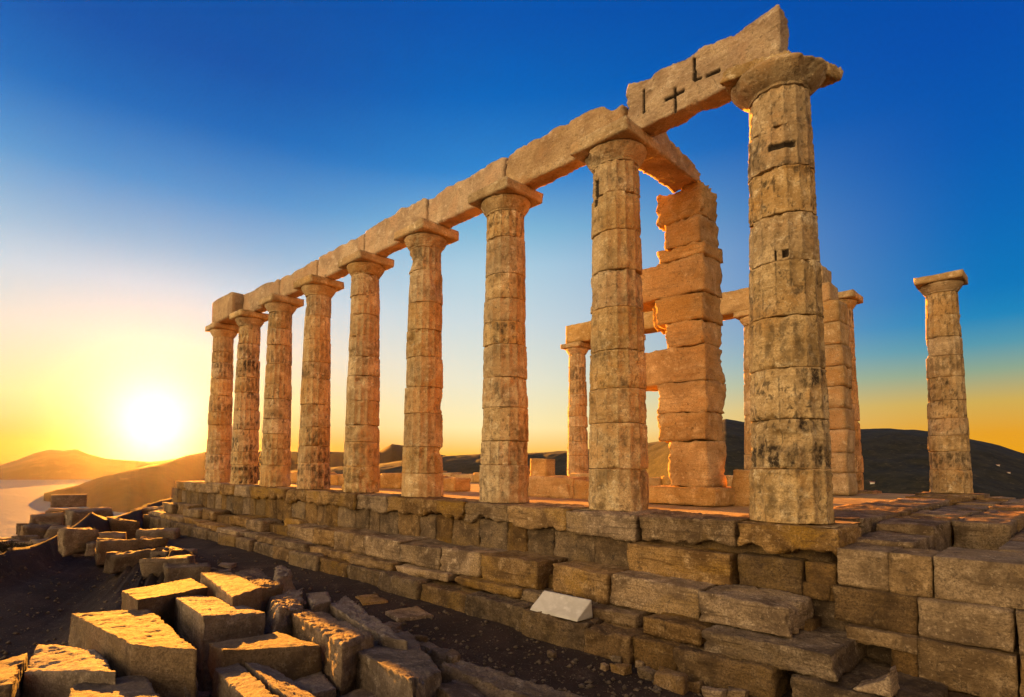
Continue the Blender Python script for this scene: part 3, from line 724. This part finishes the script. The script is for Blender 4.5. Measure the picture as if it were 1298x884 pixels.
# third course
Y3 = -1.28
def c3(p0, p1, y=Y3, z0=-1.17, z1=-.79, **kw):
    part('step_block', box8(X_(p0, 745, y), X_(p1, 745, y), y, y + .75, z0, z1, .028, int(p0)), STEP, bed=.024, **kw)
c3(886, 1003, y=-1.52, z1=-.76, z0=-1.08, r=.05, amp=.03, chip=1.5)
c3(772, 886, r=.03, amp=.02, chip=1.3)
c3(698, 770, r=.035, amp=.02, chip=1.4)
e3 = [683, 611, 560, 508, 462, 425, 396]
for a, b in zip(e3[1:], e3[:-1]):
    part('step_block', box8(X_(a, 715, -1.34), X_(b, 715, -1.34) - .012, -1.36, -.55, -1.19, -.80 + .02 * math.sin(a), .03, a), STEP, r=.03, amp=.022, chip=1.4, bed=.024)
x = X_(396, 690, -1.34) - .15; k = 0
while x > -22:
    w = 1.35 + .3 * math.sin(k * 2.3)
    if k not in (1, 4): part('step_block', box8(x - w, x - .02, -1.25 + .1 * math.sin(k * 3), -.55, -1.2, -.86 + .05 * math.sin(k * 1.9), .03, 700 + k), STEP, r=.05, amp=.035, chip=1.6, bed=.03)
    x -= w; k += 1
# fill behind third course
part('core', box8(-22.5, .5, -1.05, -.52, -1.7, -.99), POROS, r=.02, amp=.02, cs=.3)
# fourth, thin course
Y4 = -1.60
for (p0, p1, z1, z0, y) in ((890, 1056, -1.09, -1.34, -1.80), (816, 889, -1.13, -1.34, -1.72), (747, 808, -1.19, -1.34, -1.55), (662, 745, -1.19, -1.34, -1.50), (575, 660, -1.195, -1.34, -1.55), (500, 566, -1.195, -1.34, -1.58)):
    part('step_block', box8(X_(p0, 780 if p0 > 700 else 740, y), X_(p1, 780 if p0 > 700 else 740, y) - .012, y, -.6, z0, z1, .028, p0 + 1), STEP, r=.03, amp=.02, chip=1.3, bed=.03)
x = X_(498, 725, -1.58); k = 0
while x > -22.5:
    w = 1.5 + .35 * math.sin(k * 1.3)
    part('step_block', box8(x - w, x - .015, -1.62 + .06 * math.sin(k * 2), -.6, -1.36, -1.2 + .02 * math.sin(k), .03, 800 + k), STEP, r=.04, amp=.03, chip=1.5, bed=.03)
    x -= w; k += 1
# bottom rough course
jb = [.42, X_(855, 822, -1.9), X_(801, 810, -1.9), X_(743, 795, -1.9), X_(662, 775, -1.9)]
while jb[-1] > -22.5: jb.append(jb[-1] - 1.0 - .3 * abs(math.sin(len(jb) * 1.7)))
for k in range(len(jb) - 1):
    yf = -1.92 + .05 * math.sin(k * 1.9) if k < 5 else -1.80 + .06 * math.sin(k * 1.9)
    part('foundation_block', box8(jb[k + 1] + .008, jb[k] - .008, yf, -.6, -1.95, -1.325 - .015 * (k % 3), .02, 900 + k), POROS, r=.04, amp=.035, chip=1.2, seed=910 + k, freq=5)
# south-east corner courses, right of the nearest column
def rc(p0, p1, pyx, y, z0, z1, mat=CORNER, name='corner_block', dep=.75, **kw):
    kw.setdefault('r', .022); kw.setdefault('amp', .014)
    part(name, box8(X_(p0, pyx, y) + .005, X_(p1, pyx, y) - .005, y, y + dep, z0, z1, .008, int(p0) + 5), mat, **kw)
rc(1060, 1127, 725, -.76, -.605, -.20)
rc(1127, 1181, 730, -.76, -.605, -.20)
rc(1182, 1430, 740, -.76, -.605, -.19, dep=1.1)
rc(1055, 1162, 775, -.84, -.975, -.61, POROS)
rc(1162, 1285, 790, -.86, -.985, -.61)
rc(1288, 1440, 800, -.86, -.985, -.61)
rc(1006, 1054, 766, -.72, -.80, -.62, POROS)
rc(1070, 1163, 800, -.98, -1.13, -.98)
rc(1128, 1163, 830, -.95, -1.40, -1.13, POROS)
rc(1164, 1290, 835, -.96, -1.42, -.99)
rc(1291, 1460, 850, -.96, -1.42, -.99)
rc(1000, 1180, 862, -1.88, -1.95, -1.35, POROS, amp=.03, r=.04, dep=1.3)
rc(1182, 1460, 875, -1.60, -1.95, -1.42, POROS, amp=.03, r=.04, dep=1.3)
part('core', box8(.45, 4.2, -.40, 13.2, -1.9, -.63), POROS, r=.02, amp=.02, cs=.4)
part('core', box8(.30, 1.2, -.64, -.2, -1.9, -.63), POROS, r=.02, amp=.02, cs=.2)
# worn floor slabs east of the nearest column, with one gone
rg = np.random.default_rng(77)
yy = -.02; k = 0
while yy < 13.0:
    d = rg.uniform(.9, 1.35)
    for j, (xa, xb) in enumerate(((.62, 1.27), (1.27, 1.90))):
        if 0.2 < yy + d / 2 < 2.6 and j == 1: continue
        zt_ = -.015 - (.13 if yy < .9 else rg.uniform(0, .06))
        part('pavement_slab', box8(xa + .01, xb - .01, yy + .006, yy + d - .006, -.60, zt_, .012, 1100 + k), STEP, r=.016, amp=.03, chip=1.9, seed=1110 + k); k += 1
    yy += d
yy = .36; 
while yy < 13.0:
    d = rg.uniform(1.2, 1.6)
    part('corner_block', box8(1.915, 4.2, yy + .003, yy + d - .003, -.62, -.188 + rg.uniform(-.006, .006), .003, 1200 + k), STEP, r=.010, amp=.010, chip=.9, seed=1210 + k); k += 1
    yy += d
yy = .75
while yy < 11.5:
    d = rg.uniform(.9, 1.3)
    part('pavement_slab', box8(-.42 + rg.uniform(0, .2), .60, yy + .006, yy + d - .006, -.40, .02 + rg.uniform(-.02, .02), .03, 1180 + k), STEP, r=.03, amp=.03, chip=1.5, seed=1190 + k); k += 1
    yy += d
for k, (x0, x1) in enumerate(((-.7, .75), (-3.3, -1.7))):
    part('base_slab', box8(x0, x1, NY - .62, NY + .62, -.3, .068, .01, 1300 + k), STEP, r=.03, amp=.02)
for k in range(7):
    part('base_slab', box8(-13.6 + k * 1.45, -12.2 + k * 1.45, NY - .62, NY + .62, -.3, .066, .01, 1310 + k), STEP, r=.03, amp=.02)

# ------------------------------------------------------------------ low walls inside
wall = tag(empty('cella_wall', (-8, 3, 0)), 'low ruined inner wall course of orange blocks behind the columns', 'wall')
x = -3.9; k = 0
while x > -19:
    w = 1.25 + .3 * math.sin(k * 2.7); h = .40 + .05 * math.sin(k * 1.3)
    if k != 3: stone('wall_block', box8(x - w, x - .02, 2.35, 2.95, -.02, h, .02, 1400 + k), ANTA, wall, r=.035, amp=.03, chip=1.5, seed=1410 + k)
    x -= w; k += 1
p = on_z(681, 622, .0)
wall2 = tag(empty('cella_wall', (-9, 10, 0)), 'low far inner wall course along the back of the platform', 'wall')
x = -3.2; k = 0
while x > -20:
    w = 1.3 + .3 * math.sin(k * 2.1)
    stone('wall_block', box8(x - w, x - .02, 9.8, 10.5, -.02, .42 + .06 * math.sin(k * 1.7), .02, 1500 + k), ANTA, wall2, r=.035, amp=.03, chip=1.5, seed=1510 + k)
    x -= w; k += 1
xa, xb = X_(672, 600, 7.0), X_(692, 600, 7.0)
o = stone('upright_stone', box8(xa, xb, 7.0, 7.5, -.02, .98, .01, 3), ANTA, None, r=.03, amp=.02); tag(o, 'upright orange stone block between the third column and the small far column', 'stone block')
for k, (p0, p1, yb, h, lb) in enumerate(((928, 945, 640, .62, 'orange block on the floor between pier and nearest column'), (700, 730, 630, .30, 'broken dark stone lying on the floor left of the second column'), (434, 470, 623, .2, 'low stone on the floor between the fifth and fourth columns'))):
    a = on_z(p0, yb, 0); b = on_z(p1, yb, 0)
    dx = abs(b - a).max()
    o = stone('floor_block', box8(min(a[0], b[0]), min(a[0], b[0]) + max(.45, dx), a[1], a[1] + .5, -.02, h, .06, k), ANTA, None, r=.06, amp=.05, chip=1.6); tag(o, lb, 'stone block')

# ------------------------------------------------------------------ fallen blocks in the foreground
GR = 'fallen marble blocks in the foreground heap'
def fallen(label, quad, h, spread=.03, name='fallen_block', mat=RUBBLE, drop=(0, 0, 0, 0), shift=(0, 0), cat='stone block', group=GR, tilt=.14, **kw):
    T = np.array([on_z(px, py, z) for (px, py, z) in quad]); c = T.mean(0)
    if tilt:
        dz = -tilt * ((T[:, :2] - c[:2]) @ (SDIR[:2] / ch))
        T = np.array([on_z(px, py, z + d) for (px, py, z), d in zip(quad, np.clip(dz, -.16, .16))]); c = T.mean(0)
    B = T.copy(); B[:, :2] = c[:2] + (T[:, :2] - c[:2]) * (1 + spread) + np.array(shift); B[:, 2] = T[:, 2].min() - h - np.array(drop)
    h += .25
    rj = np.random.default_rng(abs(hash(round(float(c[0]) * 1000))) % 9999); T[:, 2] += rj.uniform(-.05, .025, 4); T[:, :2] += rj.uniform(-.035, .035, (4, 2))
    kw.setdefault('r', .03); kw.setdefault('chip', 1.9); kw.setdefault('amp', .016); kw.setdefault('bed', .014)
    o = stone(name, np.concatenate([B, T]), mat, None, **kw); tag(o, label, cat, group); return o
fallen('broad grey block with a wide sunlit top, left of the heap centre', [(88, 777, -1.02), (187, 771, -1.02), (250, 825, -.96), (166, 820, -.95)], .55)
fallen('sloping grey block with a lit upper edge near the lower left corner', [(50, 817, -1.06), (124, 821, -1.06), (150, 848, -.98), (30, 852, -1.10)], .5)
fallen('block with a pitted sunlit top at the very bottom, left of centre', [(94, 862, -.96), (180, 851, -.97), (214, 884, -.90), (80, 888, -.90)], .5)
fallen('corner of a lit block cut off by the left edge', [(-40, 842, -1.05), (36, 830, -1.05), (20, 862, -1.0), (-50, 872, -1.0)], .4)
fallen('long low block with a thin lit top at the back left of the heap', [(158, 748, -1.14), (244, 731, -1.16), (262, 741, -1.14), (176, 757, -1.10)], .5)
fallen('big middle block with a lit top and a raised back end', [(214, 748, -1.06), (287, 757, -1.12), (333, 777, -1.08), (263, 781, -1.00)], .62)
fallen('flat-topped lit block at the very back of the heap', [(252, 726, -1.12), (291, 724, -1.12), (332, 743, -1.08), (297, 752, -1.06)], .5)
fallen('wide flat slab with a bright lit top in the middle of the heap', [(267, 812, -1.02), (352, 799, -1.03), (407, 811, -.99), (278, 823, -.97)], .26, drop=(0, 0, .0, .0))
fallen('long squared beam block with a brown flank, right side of the heap', [(434, 812, -.94), (520, 794, -1.02), (562, 848, -.97), (527, 862, -.92)], .5)
fallen('squat block with a lit patch joined to the head of the long beam block', [(358, 772, -1.02), (408, 770, -1.05), (470, 804, -1.00), (432, 812, -.94)], .6, amp=.03, chip=1.6)
fallen('narrow slab with a pale rough edge standing beside the long beam block', [(421, 766, -1.05), (440, 755, -1.08), (515, 815, -1.12), (484, 806, -1.06)], .42, amp=.03, chip=1.8)
fallen('small stone with a lit cap behind the long beam block', [(390, 751, -1.17), (412, 749, -1.18), (422, 762, -1.16), (398, 765, -1.13)], .35, r=.05)
fallen('upright pointed boulder at the back right of the heap', [(350, 716, -1.02), (358, 714, -1.02), (372, 728, -1.12), (354, 730, -1.1)], .7, spread=.9, r=.06, amp=.05)
fallen('flat grey rock behind the rear lit block', [(296, 724, -1.2), (328, 721, -1.22), (356, 740, -1.2), (330, 745, -1.16)], .4, r=.06, amp=.04)
fallen('rounded grey boulder leaning in the middle right of the heap', [(345, 752, -1.08), (380, 748, -1.12), (388, 770, -1.12), (352, 775, -1.08)], .5, spread=.35, r=.12, amp=.05, shift=(-.08, -.1))
fallen('pointed wedge stone standing between two front blocks', [(234, 832, -.98), (242, 831, -.98), (246, 842, -.98), (237, 844, -.98)], .55, spread=2.6, r=.03, amp=.03)
fallen('notched front block with a glowing top edge at bottom centre', [(268, 842, -.98), (298, 829, -.96), (372, 884, -.88), (330, 905, -.90)], .55)
fallen('dark sloping slab leaning on the notched front block', [(304, 832, -1.00), (330, 829, -1.06), (420, 884, -1.06), (378, 886, -.93)], .42)
fallen('small block tucked under the wide flat slab', [(366, 856, -1.15), (410, 846, -1.16), (424, 866, -1.14), (392, 878, -1.13)], .3)
fallen('long rough boulder with a bright left tip at the bottom right of the heap', [(557, 842, -.99), (581, 826, -.99), (762, 889, -1.10), (738, 897, -1.08)], .45, r=.045, amp=.035, chip=1.6, tilt=0, spread=.12, shift=(-.05, -.16))
fallen('tilted flat stone in front of the long rough boulder', [(552, 873, -1.00), (581, 857, -1.06), (640, 890, -1.04), (600, 905, -.96)], .4)
fallen('small stone at the bottom edge beside the long beam block', [(512, 880, -1.08), (535, 866, -1.1), (556, 880, -1.08), (540, 892, -1.05)], .4)
fallen('low dark stone at the bottom edge, right of the notched block', [(425, 876, -1.18), (470, 866, -1.2), (510, 884, -1.17), (470, 900, -1.14)], .3, r=.05)
# gravel ridge behind the long beam block
rg = np.random.default_rng(9)
for k in range(16):
    px = 492 + k * 5.2 + rg.uniform(-3, 3); py = 800 + (px - 492) * .42 + rg.uniform(-6, 8)
    z = -1.42; a = on_z(px, py, z); s = rg.uniform(.05, .10)
    o = stone('small_stone', box8(a[0] - s, a[0] + s, a[1] - s * .8, a[1] + s * .8, z - .25, z + s * rg.uniform(.5, 1), s * .35, k), RUBBLE, None, r=s * .5, amp=.012, cs=.022)
    tag(o, 'fist-sized stone in the strip of rubble beside the long beam block', 'stone', 'small stones beside the beam block')

# rubble wedged in the gaps of the heap
rg = np.random.default_rng(19); k = 0
while k < 60:
    px, py = rg.uniform(150, 640), rg.uniform(770, 892)
    if py < 770 + max(0, px - 420) * .42 - 6 or py > 895: continue
    a = on_z(px, py, -1.5)
    for _ in range(4): a = on_z(px, py, ground_z(a[0], a[1]) + .06)
    s = rg.uniform(.05, .15); rt_ = rg.uniform(0, 3.14); cr_, sr_ = math.cos(rt_), math.sin(rt_)
    k8 = box8(-s, s, -s * .7, s * .7, -s * .5, s * rg.uniform(.4, .8), s * .32, k); k8 = np.stack([a[0] + k8[:, 0] * cr_ - k8[:, 1] * sr_, a[1] + k8[:, 0] * sr_ + k8[:, 1] * cr_, a[2] + k8[:, 2]], 1)
    o = stone('rubble_stone', k8, RUBBLE, None, r=s * .3, amp=.014, cs=.022)
    tag(o, 'small broken stone lying in a gap of the foreground heap', 'stone', 'small rubble in the gaps of the heap'); k += 1

# white marble wedge and loose chunk on the steps
p0, p1, p2, p3 = on_z(669, 776, -1.315), on_z(727, 791, -1.315), on_y(745, 763, -1.62), on_y(685, 752, -1.62)
zt_ = float(on_y(712, 757, -1.60)[2])
xl, xr = X_(671, 778, -1.93), X_(731, 790, -1.93)
yb = -1.60; xlb, xrb = xl + .02, xr + .02
k8 = np.array([(xl, -1.92, -1.318), (xr, -1.92, -1.318), (xrb, yb, -1.318), (xlb, yb, -1.318), (xl, -1.90, -1.285), (xr, -1.90, -1.285), (xrb, yb - .03, -1.08), (xlb, yb - .03, -1.08)])
o = stone('marble_wedge', k8, WHITE, None, r=.006, amp=.003, chip=.6, cs=.02); tag(o, 'clean white sloping marble wedge lying on the lowest step', 'marble plaque')
xl, xr = X_(1078, 850, -1.85), X_(1130, 850, -1.85)
k8 = np.array([(xl, -1.84, -1.345), (xr, -1.84, -1.345), (xr, -1.5, -1.345), (xl, -1.5, -1.345), (xl + .25, -1.82, -1.20), (xr - .03, -1.82, -1.12), (xr - .03, -1.55, -1.12), (xl + .25, -1.55, -1.20)])
o = stone('broken_stone', k8, STEP, None, r=.03, amp=.015); tag(o, 'pale broken chunk with a curved side at the right end of the thin step course', 'stone block')

# paving stones flush in the path
for k, (q, lb) in enumerate(((((450, 756), (478, 752), (492, 762), (460, 765)), 'flat paving stone in the dark path nearer the heap'), (((488, 775), (528, 768), (550, 780), (505, 784)), 'flat paving stone in the dark path right of the other one'))):
    T = np.array([on_z(a, b, -1.60) for a, b in q]); B = T.copy(); B[:, 2] = -1.75
    o = stone('paving_stone', np.concatenate([B, T]), STEP, None, r=.02, amp=.012, chip=1.5); tag(o, lb, 'paving stone', 'paving stones set in the path')
# loose stones by the foot of the steps
for k, (px, py, s) in enumerate(((783, 836, .06), (786, 850, .09), (824, 858, .09), (852, 868, .15), (880, 872, .08), (905, 880, .09), (812, 842, .05), (766, 846, .05), (935, 884, .1), (700, 830, .05), (748, 822, .04))):
    a = on_z(px, py, -1.64)
    o = stone('loose_stone', box8(a[0] - s, a[0] + s, a[1] - s * .8, a[1] + s * .8, -1.75, -1.64 + s * .8, s * .3, 50 + k), STEP, None, r=s * .5, amp=.015, cs=.025)
    tag(o, 'loose pale stone on the dark soil at the foot of the steps', 'stone', 'loose stones at the foot of the steps')

# ------------------------------------------------------------------ collapsed wall on the left
cw = tag(empty('collapsed_wall', (-12, -4, -1.6)), 'collapsed rubble wall of tumbled blocks running back to the sea at left', 'wall')
specs = [(35, 57, 664, 683, .5), (46, 72, 650, 668, .6), (62, 100, 643, 664, .8), (98, 140, 645, 668, .8), (60, 90, 668, 686, .5), (88, 120, 670, 690, .5), (118, 150, 676, 694, .6), (140, 172, 655, 682, .8), (135, 200, 680, 700, .6), (168, 205, 642, 662, .9), (200, 224, 645, 664, .9), (175, 215, 665, 684, .6),
         (150, 200, 694, 712, .6), (185, 235, 706, 722, .6), (215, 262, 716, 734, .6), (240, 290, 722, 738, .5), (205, 240, 690, 704, .5), (100, 135, 690, 704, .4), (20, 50, 684, 694, .4), (0, 25, 683, 692, .5), (-20, 8, 680, 690, .5), (22, 44, 678, 688, .5), (48, 66, 682, 694, .4), (62, 84, 690, 700, .4), (10, 30, 690, 698, .4)]
rq = np.random.default_rng(31)
for k in range(70):
    t = rq.uniform(); a_ = 30 + 240 * t + rq.normal(0, 16); b_ = 672 + 62 * t ** 1.1 + rq.normal(0, 7); w_ = rq.uniform(7, 22)
    specs.append((a_, a_ + w_, b_ - w_ * rq.uniform(.3, .6), b_, rq.uniform(.2, .5)))
for k, (a, b, yt, yb, dp) in enumerate(specs):
    gz = -1.68
    p = on_z((a + b) / 2, yb, gz)
    for _ in range(4 if k >= 20 else 1):
        gz = max(-1.9, min(-1.0, ground_z(p[0], p[1]))) - .03; p = on_z((a + b) / 2, yb, gz); r_ = np.linalg.norm(p[:2] - CAM[:2])
    w = (b - a) * r_ / FPX; h = (yb - yt) * r_ / FPX * (.72 if k < 11 else .58)
    dv = (p[:2] - CAM[:2]) / r_; sv = np.array([dv[1], -dv[0]])
    rot = .35 * math.sin(k * 2.7); ca, sa = math.cos(rot), math.sin(rot)
    sv2 = sv * ca + dv * sa; dv2 = dv * ca - sv * sa
    c0 = p[:2]
    cs4 = [c0 - sv2 * w / 2, c0 + sv2 * w / 2, c0 + sv2 * w / 2 + dv2 * dp, c0 - sv2 * w / 2 + dv2 * dp]
    rr_ = np.random.default_rng(k)
    k8 = np.array([(*q, gz - .25) for q in cs4] + [(*q, gz + h + rr_.uniform(-.08, .04)) for q in cs4]); jt_ = min(.13, .28 * h); k8 += rr_.uniform(-jt_, jt_, (8, 3))
    stone('tumbled_stone', k8, RUBBLE, cw, r=min(.05, .2 * h), amp=min(.05, .2 * h), chip=1.8, bed=.03, seed=1600 + k)
a = on_z(87, 642, -1.16); r_ = np.linalg.norm(a[:2] - CAM[:2])
dv = (a[:2] - CAM[:2]) / r_; sv = np.array([dv[1], -dv[0]]); w = 31 * r_ / FPX
cs4 = [a[:2] - sv * w / 2, a[:2] + sv * w / 2, a[:2] + sv * w / 2 + dv * .5, a[:2] - sv * w / 2 + dv * .5]
h = 12 * r_ / FPX
o = stone('stone_cube', np.array([(*q, -1.2) for q in cs4] + [(*q, -1.16 + h) for q in cs4]), RUBBLE, None, r=.02, amp=.012); tag(o, 'squared block standing on top of the collapsed wall against the sea', 'stone block')
# loose stones west of the steps
for k, (p0, p1, yt, yb, lb) in enumerate(((345, 395, 655, 678, 'big pale block lying against the far steps with a dark gap beside it'), (300, 335, 668, 682, 'low block fallen before the far steps'), (262, 296, 660, 673, 'small fallen block at the far end of the steps'), (232, 258, 640, 656, 'end block on the ground below the last column'))):
    z0 = -1.66 if k else -1.2
    p = on_z((p0 + p1) / 2, yb, z0); r_ = np.linalg.norm(p[:2] - CAM[:2]); w = (p1 - p0) * r_ / FPX * .75; h = (yb - yt) * r_ / FPX * .8
    o = stone('fallen_block', box8(p[0] - w / 2, p[0] + w / 2, p[1], p[1] + .6, z0 - .1, z0 + h, .06, k), STEP, None, r=.05, amp=.04, chip=1.5); tag(o, lb, 'stone block', 'blocks fallen below the far steps')

# ------------------------------------------------------------------ gravel and tufts on the soil (uncountable)
def gravel():
    rg = np.random.default_rng(4); V = []; Q = []; T = []
    base = np.array([(1, 0, 0), (-1, 0, 0), (0, 1, 0), (0, -1, 0), (0, 0, 1), (0, 0, -1)], float)
    tri = np.array([(0, 2, 4), (2, 1, 4), (1, 3, 4), (3, 0, 4), (2, 0, 5), (1, 2, 5), (3, 1, 5), (0, 3, 5)])
    n = 15000; c = 0
    for i in range(n):
        px = rg.uniform(-30, 1000); py = 690 + 230 * rg.uniform(0, 1) ** 1.2
        p = on_z(px, py, -1.66)
        if p[1] > -1.95 or np.linalg.norm(p[:2] - CAM[:2]) > 16: continue
        s = .006 + .045 * rg.uniform() ** 8
        v = base * rg.uniform(.6, 1.3, (6, 3)) * s * np.array([1, 1, .7])
        a = rg.uniform(0, 6.28); ca, sa = math.cos(a), math.sin(a)
        v = np.stack([v[:, 0] * ca - v[:, 1] * sa, v[:, 0] * sa + v[:, 1] * ca, v[:, 2]], 1)
        V.append(v + np.array([p[0], p[1], ground_z(p[0], p[1]) + s * .25])); T.append(tri + c); c += 6
    o = link('gravel', np.concatenate(V), np.zeros((0, 4), int), np.concatenate(T), GRAVEL, smooth=False)
    tag(o, 'scattered gravel on the dark soil between the heap and the steps', 'gravel', None, 'stuff')
gravel()

LEAF = material('dry_leaves', (.050, .036, .016), (.022, .018, .009), (.085, .060, .026), scale=8, streak=0, crust=0, bump=0, pits=0, crack=0)
TWIG = material('twig_bark', (.06, .04, .025), (.03, .02, .013), (.09, .06, .04), scale=8, streak=0, crust=0, bump=.3, pits=0, crack=0)
def shrub(px, py, z, w, h, seed, label):
    rg = np.random.default_rng(seed); base = on_z(px, py, z)
    for _ in range(4): base = on_z(px, py, max(-1.9, ground_z(base[0], base[1])))
    root = tag(empty('low_shrub', tuple(float(q) for q in base)), label, 'shrub', 'dry shrubs along the seaward bank')
    V = []; Q = []; tips = []
    for k in range(26):                                   # stems
        a = rg.uniform(0, 6.28); t = rg.uniform(.2, 1)
        tip = base + np.array([math.cos(a) * w * t * .55, math.sin(a) * w * t * .55, h * rg.uniform(.45, 1.0) * (1.1 - .45 * t)])
        mid = base * .45 + tip * .55 + rg.uniform(-.04, .04, 3); tips.append((mid, tip))
        for p, q, r0, r1 in ((base, mid, .010, .006), (mid, tip, .006, .002)):
            c = len(V)
            for c_, r_ in ((p, r0), (q, r1)):
                for an in (0, 2.09, 4.19): V.append(c_ + r_ * np.array([math.cos(an), math.sin(an), .2]))
            for e in range(3): Q.append((c + e, c + (e + 1) % 3, c + 3 + (e + 1) % 3, c + 3 + e))
    link('stem', np.array(V), Q, None, TWIG, root)
    V = []; Q = []
    for mid, tip in tips:
        for k in range(46):
            p = mid + (tip - mid) * rg.uniform(.1, 1.1) + rg.normal(0, .055, 3) * np.array([1, 1, .8])
            u = rg.normal(0, 1, 3); u /= np.linalg.norm(u); v = np.cross(u, rg.normal(0, 1, 3)); v /= np.linalg.norm(v)
            l_ = rg.uniform(.018, .04); b_ = l_ * .38; c = len(V)
            V += [p - u * l_, p + v * b_, p + u * l_, p - v * b_]; Q.append((c, c + 1, c + 2, c + 3))
    link('foliage', np.array(V), Q, None, LEAF, root, smooth=False)
shrub(8, 704, -1.45, .9, .42, 1, 'dark dry shrub at the far left edge above the sea')
shrub(30, 706, -1.45, .8, .36, 2, 'dark dry shrub second from the left edge above the sea')
shrub(52, 712, -1.50, .7, .28, 3, 'low dark shrub just left of the collapsed wall')
shrub(74, 700, -1.45, .6, .26, 4, 'small dark shrub against the foot of the collapsed wall')

# ------------------------------------------------------------------ haze
def haze():
    x0, x1, y0, y1, z0, z1 = -4600, 4600, -4600, 4600, -67.0, 140.0
    V = box8(x0, x1, y0, y1, z0, z1)
    Q = [(0, 3, 2, 1), (4, 5, 6, 7), (0, 1, 5, 4), (1, 2, 6, 5), (2, 3, 7, 6), (3, 0, 4, 7)]
    mt = bpy.data.materials.new('air_haze'); mt.use_nodes = True; t = mt.node_tree; t.nodes.clear()
    v = t.nodes.new('ShaderNodeVolumePrincipled'); v.inputs['Density'].default_value = HAZE; v.inputs['Color'].default_value = (.95, .93, .9, 1)
    v.inputs['Anisotropy'].default_value = .85
    o = t.nodes.new('ShaderNodeOutputMaterial'); t.links.new(v.outputs[0], o.inputs['Volume'])
    tag(link('haze', V, Q, None, mt, smooth=False), 'thin golden evening haze over the sea and far hills', 'haze', None, 'stuff')
haze()
